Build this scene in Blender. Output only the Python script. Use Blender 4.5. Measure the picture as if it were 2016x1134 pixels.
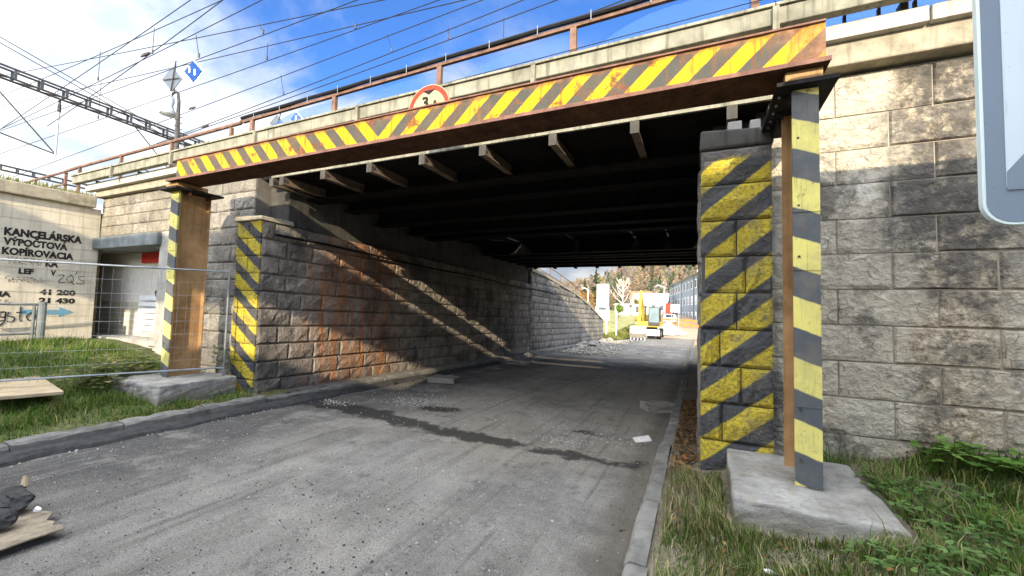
import bpy, bmesh, math, random
import numpy as np
from mathutils import Vector, Matrix
R = math.radians
random.seed(7); rng = np.random.default_rng(7)
for o in list(bpy.data.objects): bpy.data.objects.remove(o)
S = bpy.context.scene
C = S.collection

# ------------------------------------------------------------------ camera, sky, sun, exposure
cam_d = bpy.data.cameras.new('camera'); cam = bpy.data.objects.new('camera', cam_d); C.objects.link(cam)
YAW, PITCH, ROLL = .4258, .053, -.0265
fw = Vector((-math.sin(YAW)*math.cos(PITCH), math.cos(YAW)*math.cos(PITCH), math.sin(PITCH)))
rt = Vector((math.cos(YAW), math.sin(YAW), 0)); up = rt.cross(fw)
r2 = rt*math.cos(ROLL)-up*math.sin(ROLL); u2 = rt*math.sin(ROLL)+up*math.cos(ROLL)
M = Matrix((r2, u2, -fw)).transposed().to_4x4(); M.translation = Vector((0, 0, 1.8))
cam.matrix_world = M
cam_d.sensor_width = 36; cam_d.lens = 818/2016*36; cam_d.clip_end = 3000; cam_d.clip_start = .05
S.camera = cam
SUN = Vector((.32, -1, .357)).normalized()
world = bpy.data.worlds.new('World'); S.world = world; world.use_nodes = True
wt = world.node_tree; wt.nodes.clear()
def wn(t, **k):
    n = wt.nodes.new(t)
    for a, b in k.items(): setattr(n, a, b)
    return n
sky = wn('ShaderNodeTexSky', sky_type='NISHITA', sun_disc=False, sun_elevation=math.asin(SUN.z),
         sun_rotation=math.atan2(SUN.x, SUN.y), altitude=300, air_density=1.0, dust_density=.6, ozone_density=2.0)
tc = wn('ShaderNodeTexCoord'); sp = wn('ShaderNodeSeparateXYZ'); wt.links.new(tc.outputs['Generated'], sp.inputs[0])
def wm(op, a, b=None):
    n = wn('ShaderNodeMath', operation=op)
    for i, v in enumerate((a, b)):
        if v is None: continue
        if isinstance(v, (int, float)): n.inputs[i].default_value = v
        else: wt.links.new(v, n.inputs[i])
    return n.outputs[0]
dz = wm('ADD', wm('MAXIMUM', sp.outputs[2], 0.0), .22)
cx = wm('DIVIDE', sp.outputs[0], dz); cy = wm('DIVIDE', sp.outputs[1], dz)
cb = wn('ShaderNodeCombineXYZ'); wt.links.new(cx, cb.inputs[0]); wt.links.new(cy, cb.inputs[1]); cb.inputs[2].default_value = 3.7
n1 = wn('ShaderNodeTexNoise'); n1.inputs['Scale'].default_value = 1.9; n1.inputs['Detail'].default_value = 7; n1.inputs['Roughness'].default_value = .58; n1.inputs['Distortion'].default_value = .25
wt.links.new(cb.outputs[0], n1.inputs['Vector'])
bias = wm('ADD', wm('SUBTRACT', .475, wm('MINIMUM', sp.outputs[2], .60)), wm('MULTIPLY', wm('MAXIMUM', wm('SUBTRACT', sp.outputs[2], .60), 0.0), 1.3))  # extra cloud added overhead, out of view, for neutral fill light
cov = wm('ADD', wm('ADD', n1.outputs[0], bias), wm('MULTIPLY', wm('ADD', sp.outputs[0], .2), -.14))
rmp = wn('ShaderNodeValToRGB'); rmp.color_ramp.elements[0].position = .37; rmp.color_ramp.elements[1].position = .72
rmp.color_ramp.elements[0].color = (0, 0, 0, 1); rmp.color_ramp.elements[1].color = (1, 1, 1, 1)
rmp.color_ramp.interpolation = 'EASE'
wt.links.new(cov, rmp.inputs[0])
n2 = wn('ShaderNodeTexNoise'); n2.inputs['Scale'].default_value = 2.6; n2.inputs['Detail'].default_value = 5
wt.links.new(cb.outputs[0], n2.inputs['Vector'])
r3 = wn('ShaderNodeValToRGB'); r3.color_ramp.elements[0].position = .40; r3.color_ramp.elements[1].position = .66
r3.color_ramp.elements[0].color = (.98, 1.12, 1.32, 1); r3.color_ramp.elements[1].color = (2.0, 1.99, 1.97, 1)
wt.links.new(n2.outputs[0], r3.inputs[0])
# clouds boosted toward the sun, mostly out of view, to fill the shade
vs = wn('ShaderNodeVectorMath', operation='DOT_PRODUCT'); wt.links.new(tc.outputs['Generated'], vs.inputs[0]); vs.inputs[1].default_value = SUN
fs = wm('ADD', 1.0, wm('MULTIPLY', wm('POWER', wm('MULTIPLY', wm('ADD', vs.outputs['Value'], 1.0), .5), 2.2), 15.0))
cl = wn('ShaderNodeVectorMath', operation='SCALE'); wt.links.new(r3.outputs[0], cl.inputs[0]); wt.links.new(fs, cl.inputs['Scale'])
tint = wn('ShaderNodeMix', data_type='RGBA', blend_type='MULTIPLY'); tint.inputs[0].default_value = 1
wt.links.new(sky.outputs[0], tint.inputs[6]); tint.inputs[7].default_value = (.235, .40, .66, 1)
mx = wn('ShaderNodeMix', data_type='RGBA'); wt.links.new(rmp.outputs[0], mx.inputs[0]); wt.links.new(tint.outputs[2], mx.inputs[6]); wt.links.new(cl.outputs[0], mx.inputs[7])
bg = wn('ShaderNodeBackground'); bg.inputs[1].default_value = .15; wt.links.new(mx.outputs[2], bg.inputs[0])
wo = wn('ShaderNodeOutputWorld'); wt.links.new(bg.outputs[0], wo.inputs[0])
sd = bpy.data.lights.new('sun', 'SUN'); sun = bpy.data.objects.new('sun', sd); C.objects.link(sun)
sd.energy = 2.7; sd.angle = R(.42); sd.color = (1, .86, .64)
sun.rotation_euler = (-SUN).to_track_quat('-Z', 'Y').to_euler(); sun.location = (20, -60, 40)
S.view_settings.view_transform = 'Standard'; S.view_settings.look = 'None'; S.view_settings.gamma = 1
S.view_settings.exposure = 1.7
S.cycles.max_bounces = 8; S.cycles.diffuse_bounces = 4; S.cycles.transparent_max_bounces = 12

# ------------------------------------------------------------------ material helpers
class G:
    def __init__(s, name, rough=.85, metal=0.0, spec=.3):
        s.m = bpy.data.materials.new(name); s.m.use_nodes = True; s.t = s.m.node_tree
        s.b = s.t.nodes['Principled BSDF']; s.b.inputs['Roughness'].default_value = rough
        s.b.inputs['Metallic'].default_value = metal; s.b.inputs['Specular IOR Level'].default_value = spec*.2 if spec < .55 else spec
        s._p = None
    def n(s, t, **k):
        x = s.t.nodes.new(t)
        for a, b in k.items(): setattr(x, a, b)
        return x
    def L(s, v, i):
        if isinstance(v, (int, float)): i.default_value = v
        elif isinstance(v, (tuple, list)):
            i.default_value = tuple(v)+(1,) if (len(v) == 3 and i.type == 'RGBA') else v
        else: s.t.links.new(v, i)
    def pos(s):
        if s._p is None: s._p = s.n('ShaderNodeNewGeometry').outputs['Position']
        return s._p
    def xyz(s):
        k = s.n('ShaderNodeSeparateXYZ'); s.L(s.pos(), k.inputs[0]); return k.outputs
    def rnd(s): return s.n('ShaderNodeObjectInfo').outputs['Random']
    def sc(s, v, k):
        m = s.n('ShaderNodeVectorMath', operation='MULTIPLY'); s.L(v, m.inputs[0]); m.inputs[1].default_value = k; return m.outputs[0]
    def add3(s, v, w):
        m = s.n('ShaderNodeVectorMath', operation='ADD'); s.L(v, m.inputs[0]); s.L(w, m.inputs[1]); return m.outputs[0]
    def noise(s, scale, detail=4, rough=.55, vec=None, dist=0):
        k = s.n('ShaderNodeTexNoise'); s.L(vec if vec is not None else s.pos(), k.inputs['Vector'])
        k.inputs['Scale'].default_value = scale; k.inputs['Detail'].default_value = detail; k.inputs['Roughness'].default_value = rough; k.inputs['Distortion'].default_value = dist
        return k.outputs[0]
    def voro(s, scale, vec=None, feat='F1'):
        k = s.n('ShaderNodeTexVoronoi', feature=feat); s.L(vec if vec is not None else s.pos(), k.inputs['Vector']); k.inputs['Scale'].default_value = scale; return k.outputs[0]
    def ma(s, op, a, b=0.0, c=None):
        k = s.n('ShaderNodeMath', operation=op); s.L(a, k.inputs[0]); s.L(b, k.inputs[1])
        if c is not None: s.L(c, k.inputs[2])
        return k.outputs[0]
    def step(s, v, lo, hi):
        k = s.n('ShaderNodeMapRange'); s.L(v, k.inputs[0]); k.inputs[1].default_value = lo; k.inputs[2].default_value = hi
        k.interpolation_type = 'SMOOTHSTEP' if hi > lo else 'LINEAR'
        return k.outputs[0]
    def ramp(s, v, pts):
        k = s.n('ShaderNodeValToRGB'); e = k.color_ramp.elements
        while len(e) < len(pts): e.new(.5)
        for q, (p, c) in zip(e, pts): q.position = p; q.color = tuple(c)+(1,)
        s.L(v, k.inputs[0]); return k.outputs[0]
    def mix(s, f, a, b, mode='MIX'):
        k = s.n('ShaderNodeMix', data_type='RGBA', blend_type=mode); s.L(f, k.inputs[0]); s.L(a, k.inputs[6]); s.L(b, k.inputs[7]); return k.outputs[2]
    def col(s, c): s.L(c, s.b.inputs['Base Color']); return s
    def bump(s, h, strength=.5, dist=.02):
        k = s.n('ShaderNodeBump'); k.inputs['Strength'].default_value = strength; k.inputs['Distance'].default_value = dist
        s.L(h, k.inputs['Height']); s.L(k.outputs[0], s.b.inputs['Normal']); return s
    def stripes(s, a, b, x0, z0, period, phase, frac=.5, edge=.02):
        # painted bars: (a*(x-x0)+b*(z-z0))/period - phase, bar where the fractional distance is under frac/2
        o = s.xyz()
        wob = s.ma('MULTIPLY', s.ma('SUBTRACT', s.noise(9, 3), .5), .05)
        t = s.ma('ADD', s.ma('MULTIPLY', s.ma('SUBTRACT', o[0], x0), a/period), s.ma('MULTIPLY', s.ma('SUBTRACT', o[2], z0), b/period))
        t = s.ma('ADD', s.ma('SUBTRACT', t, phase-.5), wob)
        d = s.ma('ABSOLUTE', s.ma('SUBTRACT', s.ma('FRACT', t), .5))
        return s.step(s.ma('SUBTRACT', frac/2, d), -edge, edge)

def simple(name, c, rough=.7, metal=0, var=.25, scale=6, bump=0, spec=.3):
    g = G(name, rough, metal, spec)
    a = tuple(x*(1-var) for x in c); b = tuple(min(1, x*(1+var)) for x in c)
    g.col(g.ramp(g.noise(scale, 5, .6), [(.3, a), (.7, b)]))
    if bump: g.bump(g.noise(scale*8, 4), bump, .01)
    return g.m

def m_stone(name, lo, hi, stain=False, soot=.5, white=0.0, big=False, stripe=None, fine=26):
    g = G(name, .92, 0, .2)
    rn = g.rnd(); o = g.xyz()
    c = g.mix(rn, lo, hi)
    c = g.mix(.55, c, g.ramp(g.noise(5, 6, .65), [(.28, tuple(x*.55 for x in lo)), (.5, tuple((x+y)/2 for x, y in zip(lo, hi))), (.75, tuple(x*1.2 for x in hi))]))
    if stain:
        yy = g.ma('ADD', o[1], g.ma('MULTIPLY', g.ma('SUBTRACT', g.noise(1.3, 3), .5), 1.4))
        z = g.sc(g.pos(), (1, 5.0, .5))
        st = g.step(g.noise(.8, 4, .6, vec=z), .40, .60)
        m1 = g.ma('MULTIPLY', g.step(yy, 5.9, 6.7), g.step(yy, 9.6, 8.3))
        m1 = g.ma('MULTIPLY', m1, g.ma('ADD', g.ma('MULTIPLY', st, .75), .12))
        c = g.mix(m1, c, g.mix(g.noise(7, 3), (.36, .13, .045), (.30, .16, .08)))
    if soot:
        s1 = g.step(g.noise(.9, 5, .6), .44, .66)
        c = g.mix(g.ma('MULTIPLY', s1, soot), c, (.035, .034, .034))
    if white:
        s2 = g.step(g.noise(1.7, 6, .7, vec=g.add3(g.pos(), (7, 3, 11))), .52, .70)
        c = g.mix(g.ma('MULTIPLY', s2, white), c, (.55, .52, .46))
    if big:
        # broken-out ochre patches where the dressed face has spalled
        dx = g.ma('ADD', o[0], g.ma('MULTIPLY', g.ma('SUBTRACT', g.noise(1.1, 4), .5), 1.3))
        sp_ = g.ma('MULTIPLY', g.step(dx, 1.85, 2.1), g.step(dx, 2.75, 2.35))
        c = g.mix(g.ma('MULTIPLY', sp_, .92), c, g.ramp(g.noise(14, 5, .7), [(.34, (.07, .058, .042)), (.5, (.32, .26, .18)), (.66, (.56, .48, .36))]))
        dk = g.step(g.noise(1.25, 7, .7, vec=g.add3(g.pos(), (2.2, 9, 5.35))), .50, .62)
        c = g.mix(g.ma('MULTIPLY', dk, .7), c, (.055, .054, .052))
        bx_ = g.ma('ADD', o[0], g.ma('MULTIPLY', g.ma('SUBTRACT', g.noise(1.6, 5, .65, vec=g.sc(g.pos(), (1, 1, .5))), .5), 1.6))
        band = g.ma('MULTIPLY', g.step(bx_, 1.60, 2.0), g.step(bx_, 3.1, 2.6))
        band = g.ma('MULTIPLY', band, g.ma('MULTIPLY', g.step(g.ma('ADD', o[2], g.noise(1.5, 4)), 2.2, 3.0), g.step(g.noise(5, 7, .74), .36, .54)))
        c = g.mix(g.ma('MULTIPLY', band, .88), c, g.mix(g.noise(9, 4), (.035, .034, .033), (.12, .11, .10)))
        crk = g.ma('MULTIPLY', g.step(g.voro(5.5, g.add3(g.pos(), g.sc(g.pos(), (0, 0, .6))), 'DISTANCE_TO_EDGE'), .035, .008), g.step(g.noise(2.4, 4), .48, .60))
        c = g.mix(g.ma('MULTIPLY', crk, .6), c, (.06, .052, .042))
        c = g.mix(g.ma('MULTIPLY', g.step(g.noise(26, 6, .78), .55, .63), .5), c, (.15, .13, .10))
        c = g.mix(g.ma('MULTIPLY', g.step(g.noise(3.5, 7, .72, vec=g.add3(g.pos(), (1, 5, 3))), .52, .64), .4), c, (.20, .185, .155))
    chip = None
    if stripe:
        y = stripe(g)
        chip = g.step(g.noise(11, 7, .72), .60, .66)
        yc = g.mix(g.noise(8, 4), (.54, .42, .05), (.42, .325, .04)); bc = g.mix(g.noise(8, 4), (.055, .057, .06), (.085, .087, .09))
        p = g.mix(y, bc, yc)
        p = g.mix(g.ma('MULTIPLY', g.step(g.noise(34, 5, .7), .50, .62), .62), p, (.075, .068, .055)); p = g.mix(g.ma('MULTIPLY', g.step(g.noise(3, 6, .68), .48, .66), .45), p, (.13, .115, .09))
        on = g.ma('MULTIPLY', g.step(g.ma('ADD', o[2], g.ma('MULTIPLY', g.noise(7, 3), .12)), 3.62, 3.57), g.ma('SUBTRACT', 1.0, chip))
        c = g.mix(on, c, p)
    g.col(c)
    h = g.ma('ADD', g.noise(fine, 6, .62, dist=.4), g.ma('MULTIPLY', g.voro(fine*.55), .45))
    g.bump(h, .95, .04)
    return g.m

def m_concrete(name, c, var=.3, stain=.5, scale=3, streak=.0, bump=.3):
    g = G(name, .9, 0, .2)
    a = g.ramp(g.noise(scale, 7, .65), [(.25, tuple(x*(1-var) for x in c)), (.55, c), (.8, tuple(min(1, x*(1+var*.6)) for x in c))])
    a = g.mix(g.ma('MULTIPLY', g.step(g.noise(1.4, 5, .65, vec=g.add3(g.pos(), (3, 8, 1))), .5, .72), stain), a, tuple(x*.3 for x in c))
    if streak:
        z = g.sc(g.pos(), (14, 14, .8))
        a = g.mix(g.ma('MULTIPLY', g.step(g.noise(1, 4, .6, vec=z), .5, .7), streak), a, tuple(x*.35 for x in c))
    g.col(a); g.bump(g.noise(45, 5, .7), bump, .01)
    return g.m

def rusty(g, c, amount, lo=.5, hi=.62):
    r = g.step(g.noise(4.5, 8, .7, dist=.5), lo, hi)
    rc = g.ramp(g.noise(22, 5, .6), [(.3, (.07, .028, .014)), (.55, (.17, .062, .022)), (.75, (.26, .11, .045))])
    return g.mix(g.ma('MULTIPLY', r, amount), c, rc), r

def m_girder():
    g = G('girder_paint', .6, 0, .4); o = g.xyz()
    right = g.stripes(1, -1.05, 0, 4.11, .405, -9.296, .49, .02)
    left = g.stripes(1, .93, 0, 4.10, .395, -10.28, .50, .02)
    xr_ = g.ma('SUBTRACT', o[0], g.ma('MULTIPLY', g.ma('SUBTRACT', o[2], 4.11), 1.05)); xl_ = g.ma('ADD', o[0], g.ma('MULTIPLY', g.ma('SUBTRACT', o[2], 4.10), .93))
    y = g.ma('MAXIMUM', g.ma('MULTIPLY', left, g.step(xl_, -3.92, -3.93)), g.ma('MULTIPLY', right, g.step(xr_, -3.92, -3.91)))
    yel = g.mix(g.noise(5, 4), (.56, .34, .008), (.47, .27, .01)); gr = g.mix(g.noise(6, 4), (.05, .05, .042), (.08, .078, .064))
    c = g.mix(y, gr, yel)
    # runs and scrapes
    v = g.sc(g.pos(), (22, 1, 2.0))
    run = g.ma('MULTIPLY', g.step(g.noise(1, 5, .65, vec=v), .50, .66), .6)
    c = g.mix(run, c, (.15, .06, .02))
    c, r = rusty(g, c, .9, .54, .62)
    c = g.mix(g.ma('MULTIPLY', g.step(g.noise(2.2, 6, .7), .46, .70), .38), c, (.13, .09, .045))
    # rust creeping in from the top edge and the right end
    e = g.ma('ADD', o[2], g.ma('MULTIPLY', g.ma('SUBTRACT', g.noise(6, 5, .6), .5), .16))
    edge = g.ma('MAXIMUM', g.step(e, 4.265, 4.33), g.step(e, 4.03, 3.975))
    ex = g.ma('ADD', o[0], g.ma('MULTIPLY', g.ma('SUBTRACT', g.noise(4, 5, .7), .5), 1.0))
    edge = g.ma('MAXIMUM', edge, g.ma('MULTIPLY', g.step(ex, .45, .95), .8))
    rc = g.ramp(g.noise(14, 6, .65), [(.3, (.10, .04, .02)), (.5, (.22, .10, .045)), (.72, (.32, .17, .09))])
    c = g.mix(g.ma('MULTIPLY', edge, .85), c, rc)
    g.col(c); g.bump(g.noise(35, 6, .7), .25, .01); return g.m

def m_rust(name, lo, hi, scale=5):
    g = G(name, .85, 0, .25)
    c = g.ramp(g.noise(scale, 8, .68, dist=.3), [(.28, lo), (.5, tuple((a+b)/2 for a, b in zip(lo, hi))), (.72, hi)])
    v = g.sc(g.pos(), (16, 16, 1.2))
    c = g.mix(g.ma('MULTIPLY', g.step(g.noise(1, 4, .6, vec=v), .5, .72), .5), c, lo)
    g.col(c); g.bump(g.noise(40, 5, .7), .3, .01); return g.m

def m_colpaint(name, x0, z0, period, phase):
    g = G(name, .55, 0, .4)
    y = g.stripes(.39, 1, x0, 0, period, phase, .51, .015)
    c = g.mix(y, g.mix(g.noise(5, 4), (.07, .078, .085), (.10, .107, .112)), g.mix(g.noise(4, 5), (.70, .62, .19), (.58, .50, .14)))
    c = g.mix(g.ma('MULTIPLY', g.step(g.noise(9, 8, .72), .57, .66), .7), c, (.15, .095, .05))
    c = g.mix(g.ma('MULTIPLY', g.step(g.noise(2.6, 6, .66), .44, .66), .35), c, (.21, .185, .14))
    c = g.mix(g.ma('MULTIPLY', g.step(g.noise(1, 5, .65, vec=g.sc(g.pos(), (45, 45, 2.2))), .55, .68), .4), c, (.10, .075, .05))
    c = g.mix(g.step(g.noise(30, 6, .75), .655, .69), c, (.16, .085, .045))
    g.col(c); g.bump(g.noise(30, 4), .12, .01); return g.m

def m_road():
    g = G('milled_asphalt', .95, 0, .15); o = g.xyz()
    v = g.sc(g.pos(), (2.0, .42, 1))
    c = g.ramp(g.noise(1.0, 8, .66, vec=v), [(.28, (.205, .188, .162)), (.48, (.34, .314, .272)), (.72, (.475, .442, .388))])
    yy = g.ma('ADD', o[1], g.ma('MULTIPLY', g.ma('SUBTRACT', g.noise(.5, 4), .5), 4.0))
    tan = g.ma('MULTIPLY', g.step(yy, 3.8, 5.6), g.step(g.noise(.7, 5), .25, .55))
    c = g.mix(g.ma('MULTIPLY', tan, .75), c, (.42, .365, .285))
    lx = g.ma('ADD', o[0], g.ma('MULTIPLY', g.ma('SUBTRACT', g.noise(.9, 6, .66), .5), 2.6))
    c = g.mix(g.ma('MULTIPLY', g.step(lx, -4.3, -5.9), .78), c, (.075, .072, .068))
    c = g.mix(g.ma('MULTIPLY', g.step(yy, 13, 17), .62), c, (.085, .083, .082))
    c = g.mix(g.ma('MULTIPLY', g.step(g.noise(.55, 7, .68, vec=g.add3(g.pos(), (4, 2, 0))), .48, .62), .45), c, (.17, .16, .148))
    c = g.mix(g.ma('MULTIPLY', g.step(g.noise(.8, 7, .68, vec=g.add3(g.pos(), (14, 7, 0))), .50, .64), .5), c, (.50, .455, .39))
    scr = g.ma('MULTIPLY', g.step(g.noise(1, 4, .6, vec=g.sc(g.pos(), (26, .55, 1))), .56, .68), g.step(g.noise(.8, 4, .6), .44, .58))
    c = g.mix(g.ma('MULTIPLY', g.ma('MULTIPLY', scr, g.step(o[0], -4.6, -5.8)), .65), c, (.42, .405, .38))
    c = g.mix(g.ma('MULTIPLY', g.step(g.noise(1, 6, .66, vec=g.sc(g.pos(), (7, .28, 1))), .52, .68), .42), c, (.10, .097, .092))
    c = g.mix(g.ma('MULTIPLY', g.step(g.noise(3.2, 8, .75), .54, .66), .5), c, (.10, .096, .09))
    # aggregate: dark and pale grains
    c = g.mix(g.ma('MULTIPLY', g.step(g.noise(80, 4, .75), .50, .60), .58), c, (.10, .095, .088))
    sp_ = g.voro(75); c = g.mix(g.ma('MULTIPLY', g.step(sp_, .30, .12), g.step(g.noise(11, 4), .42, .58)), c, (.56, .54, .50))
    sp2 = g.voro(34, g.add3(g.pos(), (5, 1, 0))); c = g.mix(g.ma('MULTIPLY', g.step(sp2, .20, .08), g.step(g.noise(4, 4), .46, .6)), c, (.55, .53, .49))
    # grit and earth gathered along the right kerb
    rx_ = g.ma('ADD', o[0], g.ma('MULTIPLY', g.ma('SUBTRACT', g.noise(2.5, 6, .7), .5), .5))
    c = g.mix(g.ma('MULTIPLY', g.step(rx_, -.95, -.6), .7), c, g.mix(g.noise(20, 5, .7), (.10, .088, .07), (.22, .19, .145)))
    # seepage stains from the pier foot across the carriageway
    wx = g.ma('MULTIPLY', g.ma('SUBTRACT', g.noise(2.3, 5, .65), .5), .9); wy_ = g.ma('MULTIPLY', g.ma('SUBTRACT', g.noise(2.1, 5, .65, vec=g.add3(g.pos(), (9, 4, 0))), .5), .7)
    X_ = g.ma('ADD', o[0], wx); Y_ = g.ma('ADD', o[1], wy_)
    wet = None
    for ax, ay, bx, by, r in ((-6.6, 5.75, -5.4, 5.65, .27), (-5.4, 5.65, -4.4, 5.5, .26), (-4.4, 5.5, -3.4, 5.35, .15), (-3.4, 5.35, -2.4, 5.25, .19), (-4.65, 6.45, -4.2, 6.55, .18), (-1.9, 5.25, -1.4, 5.2, .15), (-1.4, 5.2, -.6, 5.3, .07), (-1.65, 6.4, -1.45, 6.4, .09)):
        dx, dy = bx-ax, by-ay; l2 = dx*dx+dy*dy
        t = g.ma('MINIMUM', g.ma('MAXIMUM', g.ma('ADD', g.ma('MULTIPLY', g.ma('SUBTRACT', X_, ax), dx/l2), g.ma('MULTIPLY', g.ma('SUBTRACT', Y_, ay), dy/l2)), 0.0), 1.0)
        ex = g.ma('SUBTRACT', X_, g.ma('MULTIPLY_ADD', t, dx, ax)); ey = g.ma('SUBTRACT', Y_, g.ma('MULTIPLY_ADD', t, dy, ay))
        d = g.ma('SUBTRACT', g.ma('SQRT', g.ma('ADD', g.ma('MULTIPLY', ex, ex), g.ma('MULTIPLY', ey, ey))), r)
        wet = d if wet is None else g.ma('MINIMUM', wet, d)
    w = g.step(g.ma('ADD', wet, g.ma('MULTIPLY', g.ma('SUBTRACT', g.noise(9, 6, .74), .5), .34)), .05, -.05)
    c = g.mix(g.ma('MULTIPLY', w, .84), c, (.032, .03, .028))
    g.col(c); g.L(g.ma('SUBTRACT', .95, g.ma('MULTIPLY', w, .35)), g.b.inputs['Roughness'])
    h = g.ma('ADD', g.noise(70, 5, .78), g.ma('MULTIPLY', g.noise(6, 6, .68), 1.8))
    g.bump(h, 1.0, .04); return g.m

MAT = {}
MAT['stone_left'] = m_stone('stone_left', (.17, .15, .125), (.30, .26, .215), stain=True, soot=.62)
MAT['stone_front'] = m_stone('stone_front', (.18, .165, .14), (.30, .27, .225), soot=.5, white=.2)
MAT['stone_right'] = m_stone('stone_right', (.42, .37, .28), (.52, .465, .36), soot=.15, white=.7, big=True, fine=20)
MAT['stone_pier_r'] = m_stone('stone_pier_r', (.14, .13, .12), (.22, .2, .17), soot=.3, stripe=lambda g: g.stripes(-.816, 1, 0, 0, .49, .671, .53, .03))
MAT['stone_pier_l'] = m_stone('stone_pier_l', (.15, .14, .12), (.25, .22, .18), soot=.3, stripe=lambda g: g.stripes(.70, 1, -8.2, 0, .48, 1.79, .56, .03))
MAT['mortar'] = m_concrete('mortar', (.17, .155, .135), .4, .4)
MAT['mortar_pale'] = m_concrete('mortar_pale', (.34, .30, .24), .4, .4)
MAT['mortar_dark'] = m_concrete('mortar_dark', (.10, .095, .088), .4, .5)
MAT['coping'] = m_concrete('coping', (.33, .29, .21), .45, .55, 6, .4, .6)
MAT['fascia'] = m_concrete('fascia', (.25, .238, .18), .5, .5, 3, .8)
MAT['white_beam'] = m_concrete('white_beam', (.46, .43, .37), .25, .25, 5, .4)
MAT['concrete'] = m_concrete('concrete', (.36, .34, .30), .35, .45)
MAT['concrete_dark'] = m_concrete('concrete_dark', (.085, .08, .07), .4, .5, 3, .5)
MAT['poster_wall'] = m_concrete('poster_wall', (.58, .52, .40), .3, .22, 1.6, .35, .4)
MAT['canopy'] = m_concrete('canopy', (.20, .215, .21), .45, .5, 3, .4)
MAT['footing'] = m_concrete('footing', (.33, .315, .28), .45, .55, 2.2, .25, .7)
MAT['kerb'] = m_concrete('kerb', (.185, .175, .155), .55, .6, 5, 0, .8)
def m_footing():
    g = G('footing_concrete', .95, 0, .1); o = g.xyz()
    c = g.ramp(g.noise(2.6, 8, .7), [(.30, (.15, .14, .12)), (.5, (.28, .268, .24)), (.70, (.40, .38, .345))])
    c = g.mix(g.ma('MULTIPLY', g.step(g.noise(14, 7, .75), .52, .63), .45), c, (.15, .138, .115))
    zz = g.ma('ADD', o[2], g.ma('MULTIPLY', g.ma('SUBTRACT', g.noise(4, 6, .7), .5), .35))
    c = g.mix(g.ma('MULTIPLY', g.step(zz, .38, .2), .75), c, g.mix(g.noise(9, 4), (.10, .105, .05), (.17, .155, .11)))
    c = g.mix(g.ma('MULTIPLY', g.step(g.noise(5, 6, .7, vec=g.add3(g.pos(), (3, 3, 3))), .56, .68), .5), c, (.24, .19, .11))
    g.col(c); g.bump(g.noise(30, 7, .75), .7, .02); return g.m
MAT['footing'] = m_footing()
MAT['girder'] = m_girder()
MAT['rust_dark'] = m_rust('rust_dark', (.030, .018, .014), (.13, .06, .03))
MAT['rust_lip'] = m_rust('rust_lip', (.10, .055, .045), (.24, .13, .095))
MAT['rust_web'] = m_rust('rust_web', (.19, .105, .045), (.46, .29, .14), 2.0)
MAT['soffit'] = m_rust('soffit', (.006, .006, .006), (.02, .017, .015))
MAT['bracket'] = m_rust('bracket', (.09, .072, .056), (.22, .155, .105), 4)
MAT['col_r'] = m_colpaint('col_r', .73, 0, .515, 1.592)
MAT['col_l'] = m_colpaint('col_l', -8.72, 0, .487, 1.745)
MAT['cap'] = simple('cap', (.022, .02, .019), .7, 0, .5)
MAT['rail_brown'] = simple('rail_brown', (.16, .095, .068), .7, 0, .35)
MAT['cable'] = simple('cable', (.013, .013, .014), .5)
MAT['steel'] = simple('steel', (.34, .36, .38), .5, .3, .2)
MAT['galv'] = simple('galv', (.25, .265, .275), .45, .5, .2)
MAT['dark_steel'] = simple('dark_steel', (.07, .065, .062), .6, .2, .3)
MAT['gantry_steel'] = simple('gantry_steel', (.07, .075, .08), .5, .3, .3)
MAT['wire'] = simple('wire', (.028, .03, .036), .6)
MAT['road'] = m_road()
MAT['wet'] = simple('wet', (.022, .0215, .021), .55, 0, .3, 9, .5)
MAT['soil'] = m_concrete('soil', (.17, .145, .105), .5, .3, 9, 0, .8)
MAT['far_dirt'] = m_concrete('far_dirt', (.34, .27, .19), .35, .3, .8, 0, .4)
MAT['grass_ground'] = simple('grass_ground', (.09, .095, .04), .95, 0, .5, 12, .6)
MAT['slope_grass'] = simple('slope_grass', (.24, .23, .10), .95, 0, .4, 2, .4)
MAT['asphalt_chunk'] = m_concrete('asphalt_chunk', (.06, .058, .056), .5, .3, 12, 0, .9)
MAT['plywood_dirty'] = m_concrete('plywood_dirty', (.26, .215, .155), .6, .7, 9, 0, .8)
MAT['plywood'] = m_concrete('plywood', (.40, .31, .20), .3, .45, 5, .0)
MAT['black_paint'] = simple('black_paint', (.022, .02, .02), .85, 0, .4, 20)
def worn(nm, c, lo, hi):
    g = G(nm, .9, 0, .1); g.col(c); a = g.step(g.noise(38, 6, .75), lo, hi); b = g.step(g.noise(7, 4, .6), .30, .42); g.L(g.ma('MULTIPLY', a, b), g.b.inputs['Alpha']); return g.m
MAT['wall_black'] = worn('wall_black', (.03, .026, .024), .36, .44)
MAT['faded_paint'] = worn('faded_paint', (.12, .10, .08), .50, .62)
MAT['blue_paint'] = worn('blue_paint', (.14, .30, .40), .36, .48)
MAT['yellow_paint'] = simple('yellow_paint', (.42, .28, .05), .45, 0, .15, 6)
MAT['white'] = simple('white', (.78, .78, .76), .6, 0, .06)
MAT['cream'] = simple('cream', (.72, .68, .60), .7, 0, .08)
MAT['sign_red'] = simple('sign_red', (.33, .045, .025), .5, 0, .2, 12)
MAT['sign_cream'] = simple('sign_cream', (.36, .285, .17), .5, 0, .15, 8)
MAT['sign_blue'] = simple('sign_blue', (.007, .04, .16), .5, 0, .15)
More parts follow.
